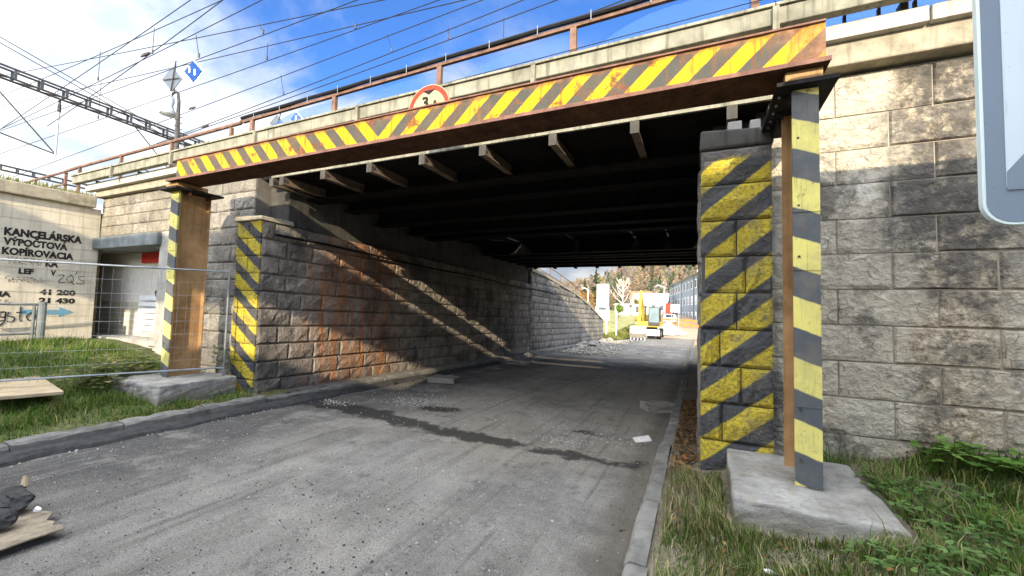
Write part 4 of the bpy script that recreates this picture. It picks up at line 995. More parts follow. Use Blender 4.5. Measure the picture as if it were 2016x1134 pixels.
# leafy weeds: one plant per object
def leaf_plant(seed, n, spread, h, size, cols):
    r = np.random.default_rng(seed); V = []; F = []; Cc = []
    for i in range(n):
        a = r.uniform(0, 6.28); d = spread*r.uniform(0, 1)**.7; zz = h*r.uniform(.3, 1)*(1-.3*d/spread)
        c = np.array([math.cos(a)*d, math.sin(a)*d, zz]); col = np.array(cols[r.integers(len(cols))])*r.uniform(.75, 1.25)
        b = len(V)                                   # stem
        V += [(c[0]*.25-.002, c[1]*.25, 0), (c[0]*.25+.002, c[1]*.25, 0), tuple(c)]; F.append((b, b+1, b+2)); Cc += [col*.8]*3
        for k in range(3):
            q = a+r.uniform(-.3, .3)+(k-1)*1.15; L_ = size*r.uniform(.7, 1.2); u = np.array([math.cos(q), math.sin(q), r.uniform(-.35, .2)])*L_; w = np.array([-math.sin(q), math.cos(q), r.uniform(-.2, .2)])*L_*.42
            b = len(V); V += [tuple(c), tuple(c+u*.35+w), tuple(c+u*.75+w*.75), tuple(c+u), tuple(c+u*.75-w*.75), tuple(c+u*.35-w)]
            F += [(b, b+1, b+2, b+3), (b, b+3, b+4, b+5)]; Cc += [col]*6
    me = bpy.data.meshes.new('leafy_weed'); me.from_pydata(V, [], F); me.update()
    at = me.color_attributes.new('Col', 'FLOAT_COLOR', 'POINT'); at.data.foreach_set('color', np.c_[np.array(Cc), np.ones(len(Cc))].astype(np.float32).ravel())
    me.materials.append(MAT['leafy']); return me
WG = [(.09, .16, .045), (.12, .19, .06), (.07, .13, .04)]
wm_ = [leaf_plant(s, 30, .2, .13, .038, WG) for s in range(4)]
spots = [(1.42, 4.75), (1.5, 4.45), (1.46, 4.15), (1.55, 3.9), (1.38, 3.62), (1.2, 3.55), (1.05, 3.5), (1.62, 4.6), (1.75, 4.2), (1.7, 3.75), (1.5, 3.5), (1.3, 3.3), (1.85, 4.5), (1.95, 3.95)]
for i, (x, y) in enumerate(spots):
    o = link('leafy_weed', wm_[i % 4], None, None, (x, y, zr(x, y))); o.rotation_euler = (0, 0, random.uniform(0, 6)); s = random.uniform(.8, 1.2); o.scale = (s, s, s)
    tag(o, 'low leafy weed with lobed leaves at the edge of the right footing block', 'weed', 'weeds by the right footing block')
bw = [leaf_plant(20+s, 30, .3, .28, .085, [(.11, .20, .04), (.14, .24, .05), (.09, .17, .035)]) for s in range(2)]
for i, (x, y) in enumerate([(2.35, 5.05), (2.7, 5.1), (2.95, 4.85), (2.15, 5.15)]):
    o = link('broad_leaf_weed', bw[i % 2], None, None, (x, y, zr(x, y))); o.rotation_euler = (0, 0, i*1.7); tag(o, 'broad leaved weed growing at the foot of the pale stone wall', 'weed', 'broad weeds under the stone wall')
lw = [leaf_plant(40+s, 46, .34, .5, .075, [(.10, .13, .035), (.13, .15, .05), (.09, .11, .03), (.2, .18, .08)]) for s in range(3)]
for i, (x, y) in enumerate([(-9.35, 3.75), (-9.5, 4.05), (-9.45, 3.45), (-9.75, 3.9), (-9.3, 4.4), (-9.9, 4.3), (-10.3, 4.6), (-9.15, 3.5), (-8.95, 3.52)]):
    o = link('bank_weed', lw[i % 3], None, None, (x, y, zl(x, y))); o.rotation_euler = (0, 0, i*1.3); o.scale = (1, 1, random.uniform(.8, 1.25)); tag(o, 'tall leafy weed clump on the bank beside the mossy footing block', 'weed', 'weeds by the left footing block')
for i, (x, y) in enumerate([(-8.35, 5.15), (-8.05, 5.02), (-8.6, 5.12)]):
    o = link('climbing_weed', lw[(i+1) % 3], None, None, (x, y, .42)); o.rotation_euler = (0, 0, i*2.3); o.scale = (.5, .3, 1.3); tag(o, 'yellowing weed growing between the rusty column and the stone front', 'weed', 'weeds behind the rusty column')

# ------------------------------------------------------------------ overhead line equipment on the railway
def lattice(name, label, x, y0, y1, z0, z1, n, h=.42):
    t = thing(name, label, 'gantry', (x, (y0+y1)/2, z0))
    f = lambda u: (y0+(y1-y0)*u, z0+(z1-z0)*u)
    for dx in (-.18, .18):
        for dzz in (0, h):
            a, b = f(0), f(1); MB().tube([(x+dx, a[0], a[1]+dzz), (x+dx, b[0], b[1]+dzz)], .05, 5).build('chord', 'dark_steel', t)
    for i in range(n):
        a, b = f(i/n), f((i+.12)/n)
        for dx in (-.18, .18): MB().box(x+dx-.02, x+dx+.02, a[0], b[0], a[1]+.02, a[1]+h-.02).build('batten_plate', 'gantry_steel', t)
        c_ = f((i+1)/n); MB().tube([(x-.18, a[0], a[1]), (x+.18, c_[0], c_[1])], .025, 4).build('lacing_bar', 'dark_steel', t)
    return t
GA = lattice('catenary_gantry', 'long dark lattice gantry beam holding the nearer overhead wires', -26, 2, 22, 10.95, 10.15, 26)
MB().tube([(-26, 21.8, 4.5), (-26, 21.8, 10.3)], .16, 8).build('mast', 'dark_steel', GA)
GB = lattice('catenary_gantry', 'farther lattice gantry beam low over the left railing', -56, 4, 26, 13.2, 12.6, 22)
MB().tube([(-56, 25.8, 4.5), (-56, 25.8, 12.7)], .16, 8).build('mast', 'dark_steel', GB)
def hanger(x, y, z, L_, lab):
    t = thing('insulator_hanger', lab, 'insulator', (x, y, z))
    MB().tube([(x, y, z), (x, y, z-.25)], .05, 6).build('clamp', 'dark_steel', t)
    MB().tube([(x, y, z-.25), (x, y, z-.6)], .065, 8).build('insulator', 'dark_steel', t)
    MB().tube([(x, y, z-.6), (x, y, z-L_)], .045, 6).build('drop_tube', 'steel', t)
    MB().tube([(x, y, z-L_+.1), (x+.2, y-2.6, z-L_+.55)], .03, 5).build('registration_arm', 'dark_steel', t)
    MB().tube([(x, y-2.4, z+.25), (x, y-.05, z-L_+.15)], .03, 5).build('stay_tube', 'dark_steel', t)
hanger(-26, 8.05, 10.65, 2.6, 'grey insulated drop tube hanging from the nearer gantry beam')
hanger(-26, 13.0, 10.45, 2.4, 'short insulated hanger on the gantry beam near the lamp')
def wire(label, pts, r=.016, drops=()):
    P = [Vector(p) for p in pts]
    t = MB().tube(P, r, 4).build('overhead_wire', 'wire'); c = P[0].copy(); 
    return tag(t, label, 'wire', 'overhead wires above the tracks')
def span(Y, a, b, sag=0.0, ext=0.35, n=10):
    a = Vector((a[0], Y, a[1])); b = Vector((b[0], Y, b[1])); d = b-a
    a2 = a-d*ext; b2 = b+d*ext; return [a2.lerp(b2, i/n)-Vector((0, 0, sag*4*(i/n)*(1-i/n))) for i in range(n+1)]
WL = 'thin dark overhead wire running along the tracks above the bridge'
WLS = {'W3': 'steep overhead wire carrying a small insulator above the nearer gantry', 'W6': 'overhead wire from which the two diamond signs hang', 'W9': 'long overhead wire with an insulator right of the station lamp', 'W11': 'overhead wire with an insulator low beside the station lamp', 'W12': 'overhead wire crossing close above the bridge railing'}
WIRES = {'W1': (8, (-16.47, 12.39), (-32.39, 10.33)), 'W2': (8, (-14.68, 11.87), (-29.16, 12.05)), 'W3': (8, (-14.67, 11.81), (-23.73, 10.13)), 'W4': (8, (-12.62, 11.26), (-32.39, 10.33)),
         'W5': (8, (-7.96, 9.89), (-33.05, 13.27)), 'W6': (8, (-8.68, 10.1), (-32.37, 10.25)), 'W7': (9, (-6.02, 10.035), (-36.75, 12.80)), 'W8': (9, (-6.71, 10.24), (-36.1, 9.93)),
         'W9': (12, (-7.07, 12.49), (-41.0, 10.74)), 'W10': (12, (-5.52, 12.03), (-23.61, 10.53)), 'W11': (12, (-4.36, 11.69), (-22.58, 10.49)), 'W12': (12, (-2.64, 11.03), (-8.19, 10.61))}
for kk, (Y, a, b) in WIRES.items(): wire(WLS.get(kk, WL), span(Y, a, b, .12), .017 if Y < 10 else .022)
for a, b in (((-26, 4.0, 12.95), (-26, 22, 8.1)), ((-26.1, 4.0, 12.75), (-26.1, 22, 8.0))):
    o = MB().tube([Vector(a).lerp(Vector(b), i/8)+Vector((0, -3*(1-i/4) if i < 4 else 0, .84*(1-i/4)*1.0 if i < 4 else 0))*0 for i in range(9)], .02, 4).build('cross_wire', 'wire'); tag(o, 'dark cross span wire slanting down over the nearer gantry beam', 'wire', 'cross span wires')
def dropper(Y, x, za, zb, dx=0.0):
    o = MB().tube([(x, Y, za), (x+dx, Y, zb)], .011, 4).build('dropper_wire', 'wire'); MB().tube([(x+dx, Y, zb-.05), (x+dx, Y, zb+.09)], .03, 5).build('clamp', 'dark_steel', o)
    tag(o, 'short vertical dropper wire with clamp hanging between the overhead wires', 'wire', 'droppers')
zat = lambda k, x: WIRES[k][1][1]+(WIRES[k][2][1]-WIRES[k][1][1])*(x-WIRES[k][1][0])/(WIRES[k][2][0]-WIRES[k][1][0])
for k1, k2, xs in (('W2', 'W4', (-18.5, -22.5)), ('W5', 'W6', (-12.5, -15.8)), ('W7', 'W8', (-9.5, -13.5, -19, -25)), ('W9', 'W10', (-11, -17)), ('W10', 'W11', (-8.2,)), ('W11', 'W12', (-6.0,))):
    for x in xs:
        a, b = zat(k1, x), zat(k2, x); dropper(WIRES[k1][0], x, max(a, b), min(a, b), .25 if k1 in ('W5', 'W9') else 0)
def insul(Y, x, z, lab):
    t = thing('wire_insulator', lab, 'insulator', (x, Y, z), 'insulators on the wires'); d = Vector((1, 0, .02))
    MB().tube([(x-.3, Y, z-.02), (x-.17, Y, z), (x, Y, z), (x+.17, Y, z), (x+.3, Y, z+.02)], [.02, .05, .065, .05, .02], 7).build('insulator_body', 'dark_steel', t)
    MB().tube([(x-.2, Y, z+.07), (x+.2, Y, z+.08)], .014, 4).build('clamp_bar', 'steel', t)
for k1, x in (('W9', -23.6), ('W11', -22.4), ('W3', -19.0)): insul(WIRES[k1][0], x, zat(k1, x), 'small dark insulator clamped on an overhead wire')
# section signs hung on the wire
SB = thing('section_sign', 'blue diamond railway sign with two white bars hung on the wire', 'sign', (-15.76, 8, 9.63))
def diamond(t, x, z, sx, sz, mat, nm, y=8.0, d=.02):
    m = MB(); m.prism([(x-sx, z+sz*.25), (x-.05, z+sz), (x+sx, z-sz*.25), (x+.05, z-sz)], lambda u, v, tt: (u, tt, v), y, y+d); return m.build(nm, mat, t)
diamond(SB, -15.76, 9.63, .58, .44, 'white', 'rim', 7.985); diamond(SB, -15.76, 9.63, .52, .39, 'sign_blue', 'face', 7.96)
for dx in (-.17, .15):
    m = MB(); m.prism([(-15.78+dx-.03, 9.74-dx*.5), (-15.78+dx+.03, 9.74-dx*.5), (-15.75+dx+.03, 9.52-dx*.5), (-15.75+dx-.03, 9.52-dx*.5)], lambda u, v, tt: (u, tt, v), 7.935, 7.955); m.build('white_bar', 'white', SB)
MB().tube([(-15.8, 8, 10.05), (-15.7, 8, 9.3)], .02, 4).build('hanger_bar', 'dark_steel', SB)
SBK = thing('section_sign', 'grey diamond sign back with crossed braces hung on the wire', 'sign', (-17.1, 8, 9.68))
diamond(SBK, -17.1, 9.66, .62, .46, 'back_panel', 'panel', 8.0)
MB().tube([(-16.85, 7.97, 10.25), (-17.05, 7.97, 9.2)], .022, 4).build('brace', 'dark_steel', SBK); MB().tube([(-17.6, 7.97, 9.72), (-16.6, 7.97, 9.58)], .018, 4).build('brace', 'dark_steel', SBK)
SB2 = thing('section_sign', 'smaller blue diamond sign seen through the railing', 'sign', (-15.78, 12, 9.71))
diamond(SB2, -15.78, 9.71, .45, .38, 'white', 'rim', 11.985); diamond(SB2, -15.78, 9.71, .4, .33, 'sign_blue', 'face', 11.96)
m = MB(); m.box(-15.83, -15.73, 11.93, 11.955, 9.55, 9.87); m.build('white_bar', 'white', SB2)
SB3 = thing('section_sign', 'smaller grey diamond sign back seen through the railing', 'sign', (-17.07, 12, 9.76))
diamond(SB3, -17.07, 9.76, .5, .4, 'back_panel', 'panel', 12); MB().tube([(-16.8, 11.97, 10.2), (-17.1, 11.97, 9.4)], .02, 4).build('brace', 'dark_steel', SB3)
# swan neck lamp
LP = thing('station_lamp', 'swan neck station lamp on a pole with climbing pegs', 'lamp', (-20.6, 10, 4.5))
MB().tube([(-20.6, 10, 4.5), (-20.62, 10, 8.3), (-20.7, 10, 10.5), (-20.78, 10, 10.85), (-20.98, 10, 11.0), (-21.2, 10, 10.92), (-21.27, 10, 10.75)], [.11, .10, .07, .06, .055, .05, .05], 8).build('pole', 'dark_steel', LP)
m = MB(); m.tube([(-21.3, 10, 10.78), (-21.31, 10, 10.55), (-21.31, 10, 10.4), (-21.33, 10, 10.22), (-21.35, 10, 9.98)], [.12, .14, .10, .16, .38], 14, True); m.build('lamp_head', 'steel', LP, 0, True)
for i in range(7): z = 8.1+i*.27; MB().tube([(-20.9, 10, z), (-20.35, 10, z)], .02, 4).build('peg', 'dark_steel', LP)

# ------------------------------------------------------------------ beyond the bridge
WW = thing('wing_wall', 'sunlit stone wing wall with sloping top beyond the bridge', 'wall', (-7.8, 26, -.5))
def wtop(y): return interp(y, [(18.7, 3.78), (20.5, 3.7), (26.3, 3.05), (30.5, 2.3), (35.5, 1.15)])
mm = MB(); mm.prism([(18.72, -1), (35.4, -1), (35.4, 1.0), (30.5, 2.2), (26.3, 2.95), (20.5, 3.6), (18.72, 3.68)], lambda u, v, t: (t, u, v), -8.2, -7.52); mm.build('core', 'mortar', WW)
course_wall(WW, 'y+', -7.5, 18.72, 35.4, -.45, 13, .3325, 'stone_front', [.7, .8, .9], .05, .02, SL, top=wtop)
for a, b in zip(((18.72, 3.70), (20.5, 3.62), (26.3, 2.97), (30.5, 2.22)), ((20.5, 3.62), (26.3, 2.97), (30.5, 2.22), (35.4, 1.02))):
    MB().hexa([(-8.25, a[0], a[1]), (-7.42, a[0], a[1]), (-7.42, b[0], b[1]), (-8.25, b[0], b[1]), (-8.25, a[0], a[1]+.16), (-7.42, a[0], a[1]+.16), (-7.42, b[0], b[1]+.16), (-8.25, b[0], b[1]+.16)]).build('coping_stone', 'coping', WW)
WF = thing('guard_rail', 'rusty guard rail following the sloping top of the wing wall', 'railing', (-8, 24, 3))
for y in np.linspace(19, 33, 8): MB().tube([(-8.0, y, wtop(y)), (-8.0, y, wtop(y)+.9)], .03, 5).build('post', 'rail_brown', WF)
for hh in (.45, .9): MB().tube([(-8.0, y, wtop(y)+hh) for y in np.linspace(19, 33, 8)], .025, 5).build('rail', 'rail_brown', WF)
def ze(x, y):
    t = min(max((-8.2-x)/10, 0), 1); low = min(wtop(y)-.15, 3.5) if y < 35.5 else max(zp(y)-.1, .95-(y-35.5)*.35)
    hi = interp(y, [(18, 4.4), (30, 3.4), (40, 1.9), (50, 1.2), (70, 1.5), (110, 2.4)])
    return low+(hi-low)*t+.1*h2(x*.7, y*.5)
grid_sheet('embankment_slope', list(np.linspace(-60, -8.2, 40)), list(np.linspace(18.6, 110, 90)), ze, 'slope_grass')
grid_sheet('far_road', [-6.9, -4, -.4, 3, 9], list(np.linspace(46.1, 110, 30)), lambda x, y: zp(y)+.02, 'far_dirt')
grid_sheet('grass_patch', list(np.linspace(-8.4, -6.4, 8)), list(np.linspace(36, 58, 16)), lambda x, y: zp(y)+.1+.35*min(max((-6.4-x)/2, 0), 1)+.03*h2(x*2, y), 'grass_ground')
blades('far_grass', 9000, lambda n: (rng.uniform(-8.3, -6.4, n), rng.uniform(36, 57, n)), lambda x, y: zp(y)+.1+.35*min(max((-6.4-x)/2, 0), 1), .08, .25, .02, [(.16, .17, .04), (.24, .22, .07), (.12, .14, .03)])
# rubble
for i in range(26):
    y = random.uniform(23, 39); x = -7.2+abs(random.gauss(0, .45))+max(0, (30-y))*.06; s = random.uniform(.12, .38)
    rock('rubble_stone', 'broken pale stone block in the rubble heap below the wing wall', 'rubble', (x, y, zp(y)+s*.4), (s*1.3, s, s*.7), 'rubble', 100+i % 9, 'rubble heap stones', random.uniform(0, 3))
n = 1500; yy = rng.uniform(20.5, 40, n); xx = -6.9+np.abs(rng.normal(0, 1, n))*np.where(yy < 28, 1.5, .6)
pebbles('rubble_gravel', np.c_[xx, yy, [zp(v)+.02 for v in yy]], .03+.12*rng.uniform(size=n)**2.5, 'rubble')
gp = MB(); nn = 14
o = None
def heap(name, label, cx_, cy_, rx_, ry_, h, mat):
    V = [(0, 0, h)]; F = []; rings = 6
    for j in range(1, rings+1):
        for k in range(20):
            a = 2*math.pi*k/20; q = j/rings; w = 1+.12*math.sin(a*3+j)
            V.append((rx_*q*w*math.cos(a), ry_*q*w*math.sin(a), h*(1-q)**1.1+random.uniform(-.04, .04)*h))
    for k in range(20): F.append((0, 1+k, 1+(k+1) % 20))
    for j in range(rings-1):
        for k in range(20): F.append((1+j*20+k, 1+(j+1)*20+k, 1+(j+1)*20+(k+1) % 20, 1+j*20+(k+1) % 20))
    me = bpy.data.meshes.new(name); me.from_pydata(V, [], F); me.update()
    return tag(link(name, me, mat, None, (cx_, cy_, zp(cy_)-.05)), label, 'heap')
heap('gravel_heap', 'pale heap of gravel beside the excavator', -3.4, 52, 2.2, 3, 1.4, 'cream')

# excavator
EX = thing('wheeled_excavator', 'yellow wheeled excavator with raised boom facing the bridge', 'excavator', (-4.9, 45, zp(45)))
ez = zp(45)
def E_(x, y, z): return (-4.9+x, 45+y, ez+z)
def ebox(nm, mt, x0, x1, y0, y1, z0, z1, bv=.04): return MB().box(-4.9+x0, -4.9+x1, 45+y0, 45+y1, ez+z0, ez+z1).build(nm, mt, EX, bv)
ebox('undercarriage', 'dark_steel', -.75, .95, -1.2, 2.6, .55, .95); ebox('blade', 'cream', -.2, 1.3, -1.75, -1.6, .35, .95)
for x in (-1.05, .95):
    for y in (-.9, 2.0):
        w = MB().tube([E_(x, y, .52), E_(x+.42, y, .52)], .52, 18).build('wheel', 'rubber', EX); MB().tube([E_(x-.01, y, .52), E_(x+.43, y, .52)], .26, 12).build('rim', 'yellow_paint', w)
ebox('turntable', 'dark_steel', -.6, .8, -.4, 1.6, .95, 1.15); ebox('upper_body', 'yellow_paint', -1.2, 1.25, -.9, 2.6, 1.15, 1.75, .08); ebox('engine_hood', 'yellow_paint', -1.2, 1.2, 1.0, 2.7, 1.75, 2.45, .12)
cab = ebox('cab', 'dark_steel', .12, 1.22, -1.0, .75, 1.3, 3.22, .08)
MB().box(-4.9+.2, -4.9+1.14, 45-1.03, 45-1.005, ez+1.65, ez+3.1).build('windscreen', 'cab_glass', cab); MB().box(-4.9+.10, -4.9+.115, 45-.85, 45+.6, ez+1.7, ez+3.08).build('side_window', 'cab_glass', cab)
MB().tube([E_(1.3, -.9, 2.4), E_(1.55, -1.0, 2.5)], .02, 5).build('mirror_arm', 'dark_steel', cab); ebox('mirror', 'dark_steel', 1.45, 1.62, -1.05, -1.0, 2.35, 2.75, .01)
def arm(nm, pts, w, mt, par=EX):
    m = MB()
    for (a, b) in zip(pts[:-1], pts[1:]):
        (y0, z0, h0), (y1, z1, h1) = a, b; d = Vector((y1-y0, z1-z0)).normalized(); nx_, nz_ = -d.y, d.x
        m.hexa([E_(w[0], y0-nx_*h0, z0-nz_*h0), E_(w[1], y0-nx_*h0, z0-nz_*h0), E_(w[1], y1-nx_*h1, z1-nz_*h1), E_(w[0], y1-nx_*h1, z1-nz_*h1), E_(w[0], y0+nx_*h0, z0+nz_*h0), E_(w[1], y0+nx_*h0, z0+nz_*h0), E_(w[1], y1+nx_*h1, z1+nz_*h1), E_(w[0], y1+nx_*h1, z1+nz_*h1)])
    return m.build(nm, mt, par, .03)
arm('boom', [(.1, 1.5, .16), (-.9, 3.2, .2), (-2.6, 4.45, .12)], (-.56, -.28), 'yellow_paint')
arm('stick', [(-2.3, 4.75, .16), (-2.9, 3.2, .18), (-3.3, 1.3, .12)], (-.54, -.30), 'yellow_paint')
for x in (-.72, -.12): MB().tube([E_(x, -.7, 1.5), E_(x, -1.3, 3.3)], .06, 8).build('hydraulic_ram', 'dark_steel', EX)
MB().tube([E_(-.42, -1.6, 4.1), E_(-.42, -2.5, 4.6)], .06, 8).build('hydraulic_ram', 'dark_steel', EX)
bk = MB(); bk.prism([(-3.2, 1.35), (-3.75, 1.2), (-3.95, .6), (-3.7, .2), (-2.9, .12), (-2.75, .3), (-3.3, .45), (-3.35, 1.0), (-2.95, 1.3)], lambda u, v, t: E_(t, u, v), -1.25, .25); bkt = bk.build('bucket', 'rubble', EX)
for k in range(5): MB().hexa([E_(-1.2+k*.32, -3.9, .2), E_(-1.08+k*.32, -3.9, .2), E_(-1.08+k*.32, -3.6, .14), E_(-1.2+k*.32, -3.6, .14), E_(-1.18+k*.32, -3.95, -.02), E_(-1.10+k*.32, -3.95, -.02), E_(-1.10+k*.32, -3.9, -.03), E_(-1.18+k*.32, -3.9, -.03)]).build('tooth', 'steel', bkt)
ebox('headlamp', 'white', -1.1, -.95, -.95, -.9, 1.45, 1.58, .01); ebox('counter_hood', 'yellow_paint', -1.2, -.72, -.9, 1.0, 1.75, 2.1, .06)

# lamp posts, poles
def lamp(x, y, h, arm_x, lab):
    z = zp(y) if x > -8 else ze(x, y); t = thing('street_lamp', lab, 'street lamp', (x, y, z))
    MB().tube([(x, y, z), (x, y, z+h*.6), (x, y, z+h)], [.11, .09, .07], 8).build('pole', 'cream', t)
    MB().tube([(x, y, z+h), (x+arm_x, y, z+h+.25)], .05, 6).build('arm', 'cream', t)
    MB().box(x+arm_x-.35, x+arm_x+.15, y-.12, y+.12, z+h+.2, z+h+.34).build('lamp_head', 'white', t, .03)
lamp(-15.45, 62, 5.2-ze(-15.45, 62), -.6, 'cream street lamp on the left slope beyond the bridge')
lamp(-5.55, 75, 6.4-zp(75), -.9, 'tall cream street lamp before the grey apartment block')
lamp(-13.8, 66, 3.6, -.5, 'shorter street lamp close to the white pylon')
def pole(x, y, h, lab, r=.06):
    z = zp(y) if x > -8 else ze(x, y); tag(MB().tube([(x, y, z-.1), (x, y, z+h)], [r*1.2, r], 7).build('utility_pole', 'cream'), lab, 'pole')
pole(-8.15, 40, 2.9, 'thin pale pole at the rubble heap before the white pylon'); pole(-7.4, 41, 2.6, 'thin pale pole on the grass beside the excavator', .05)
# white pylon and low buildings
PY = thing('advertising_pylon', 'tall blank white advertising pylon on the left beyond the wing wall', 'pylon', (-12.5, 58, 1))
MB().box(-13.2, -11.6, 58, 58.6, 2.6, 5.75).build('panel', 'white', PY, .02); MB().box(-13.4, -11.6, 58.05, 58.9, .6, 2.595).build('base', 'white', PY, .02); MB().box(-12.9, -11.75, 57.98, 58.04, 2.15, 2.55).build('dark_strip', 'window', PY)
MB().tube([(-12.95, 57.6, 4.0), (-12.75, 57.7, 4.0)], .06, 6).build('lamp_arm', 'dark_steel', PY)
def house(name, lab, x0, x1, y0, y1, zb, zw, zr__, wall, roof, cols, rows, axis='x', wz=(.9, 1.3)):
    t = thing(name, lab, 'building', ((x0+x1)/2, (y0+y1)/2, zb))
    MB().box(x0, x1, y0, y1, zb, zw).build('wall', wall, t)
    e = .35; ym = (y0+y1)/2
    m = MB(); m.prism([(y0-e, zw+.002), (y1+e, zw+.002), (ym, zr__)], lambda u, v, tt: (tt, u, v), x0-e, x1+e); m.build('roof', roof, t)
    for i in range(cols):
        for j in range(rows):
            cx_ = x0+(x1-x0)*(i+.5)/cols; z = zb+wz[0]+j*2.8
            w = MB().box(cx_-.5, cx_+.5, y0-.06, y0-.01, z, z+wz[1]).build('window', 'white', t); MB().box(cx_-.42, cx_+.42, y0-.08, y0-.062, z+.08, z+wz[1]-.08).build('pane', 'window', w)
    return t
house('white_house', 'white flat house with pale hipped roof behind the excavator', -13.6, -6.6, 95, 103, 1.6, 4.3, 6.4, 'white', 'roof_pale', 4, 1)
house('white_shed', 'small white shed with dark window left of the excavator', -14.7, -12.2, 80, 84, 1.0, 3.3, 3.6, 'white', 'roof_pale', 1, 1)
house('white_shed', 'narrow white shed standing just behind the excavator boom', -11.9, -9.6, 82, 86, 1.0, 3.3, 3.6, 'white', 'roof_pale', 1, 1)
house('red_roof_house', 'red roofed house at the foot of the wooded hill', -17.5, -12.5, 118, 124, 2.2, 5.6, 8.0, 'cream', 'roof_red', 3, 1)
# apartment block, facade running toward the camera on the right
AB = thing('apartment_block', 'grey blue apartment block with pale roof and rows of white framed windows', 'building', (0, 90, 1.5))
F0 = Vector((-7.0, 110, 0)); F1 = Vector((4.2, 50, 0)); fd = (F1-F0).normalized(); fn_ = Vector((-fd.y, fd.x, 0)); fn_ = fn_ if fn_.x < 0 else -fn_; FL = (F1-F0).length
def AP(u, d, z): p = F0+fd*u-fn_*d; return (p.x, p.y, z)
def abox(nm, mt, u0, u1, d0, d1, z0, z1, par=AB): return MB().hexa([AP(u0, d0, z0), AP(u1, d0, z0), AP(u1, d1, z0), AP(u0, d1, z0), AP(u0, d0, z1), AP(u1, d0, z1), AP(u1, d1, z1), AP(u0, d1, z1)]).build(nm, mt, par)
abox('wall', 'facade', 0, FL, 0, 11, .2, 8.6)
m = MB(); m.hexa([AP(-.5, -.6, 8.603), AP(FL+.5, -.6, 8.603), AP(FL+.5, 11.6, 8.603), AP(-.5, 11.6, 8.603), AP(2, 5.4, 11.4), AP(FL+.5, 5.4, 11.4), AP(FL+.5, 5.6, 11.4), AP(2, 5.6, 11.4)]); m.build('roof', 'roof_pale', AB)
for u in (12, 22, 33): abox('chimney', 'roof_pale', u, u+.7, 4.2, 5.0, 9.4, 11.6)
for i in range(16):
    for j in range(3):
        u = 1.6+i*3.6; z = 6.3-j*2.75
        if u > FL-1: continue
        w = abox('window', 'white', u, u+1.3, -.04, .0-.005, z, z+1.5); abox('pane', 'window', u+.12, u+1.18, -.06, -.042, z+.12, z+1.38, w)
for u in (7.2, 20, 33): abox('downpipe', 'dark_steel', u, u+.12, -.1, -.02, .5, 8.6)
# fences, car, signs by the site
for k in range(7):
    x = -5.3+k*.95; y = 62-k*.5
    t = thing('orange_barrier', 'orange plastic site barrier in the row beyond the excavator', 'barrier', (x, y, zp(y)), 'orange site barriers')
    for zz in (.25, .85): MB().box(x-.44, x+.44, y-.03, y+.03, zp(y)+zz, zp(y)+zz+.25).build('board', 'orange' if zz > .5 else 'orange', t)
    for dx in (-.36, 0, .36): MB().box(x+dx-.03, x+dx+.03, y-.05, y+.05, zp(y), zp(y)+1.12).build('leg', 'orange', t)
SGN = thing('site_board', 'white site information board on posts before the apartment block', 'sign', (-3.05, 60, .1)); MB().box(-3.6, -2.5, 60, 60.05, 2.1, 3.1).build('panel', 'white', SGN); MB().box(-2.95, -2.6, 59.98, 59.999, 2.85, 2.98).build('print_bar', 'dark_steel', SGN)
for x in (-3.5, -2.6): MB().box(x-.04, x+.04, 60.06, 60.12, .0, 2.9).build('post', 'galv', SGN)
slab('red_container', 'red site container standing beside the apartment block', 'container', [(-5.6, 78), (-4.7, 78), (-4.6, 81), (-5.5, 81)], 1.0, 3.65, 'red')
CA = thing('parked_car', 'white car parked behind the orange site barriers', 'car', (-4.0, 66, zp(66)))
m = MB(); m.prism([(-.85, .35), (.85, .35), (.85, .85), (.72, 1.0), (.6, 1.45), (-.6, 1.45), (-.72, 1.0), (-.85, .85)], lambda u, v, t: (-4.0+u, 66+t, zp(66)+v), -1.9, 1.9); m.build('body', 'white', CA, .06)
MB().box(-4.55, -3.45, 64.06, 64.09, zp(66)+1.02, zp(66)+1.4).build('windscreen', 'window', CA)
for x in (-4.75, -3.4):
    for y in (64.8, 67.2): MB().tube([(x, y, zp(66)+.32), (x+.18, y, zp(66)+.32)], .32, 12).build('wheel', 'rubber', CA)

# trees
def foliage(centers, n_each, size, cols, seed, flat=1.0):
    r = np.random.default_rng(seed); V = []; Cc = []
    for (c, rad) in centers:
        d = r.normal(size=(n_each, 3)); d /= np.linalg.norm(d, axis=1)[:, None]; p = np.array(c)+d*np.array(rad)*r.uniform(.35, 1.05, (n_each, 1))
        a = r.normal(size=(n_each, 3)); a /= np.linalg.norm(a, axis=1)[:, None]; b = np.cross(a, r.normal(size=(n_each, 3))); b /= np.linalg.norm(b, axis=1)[:, None]+1e-9
        s = size*r.uniform(.5, 1.4, (n_each, 1)); V.append(np.stack([p-a*s, p-b*s*.6, p+a*s, p+b*s*.6], 1).reshape(-1, 3))
        cc = np.array(cols)[r.integers(0, len(cols), n_each)]*r.uniform(.6, 1.35, (n_each, 1))*r.uniform(.8, 1.2); Cc.append(np.repeat(cc, 4, 0))
    return np.concatenate(V), np.concatenate(Cc)
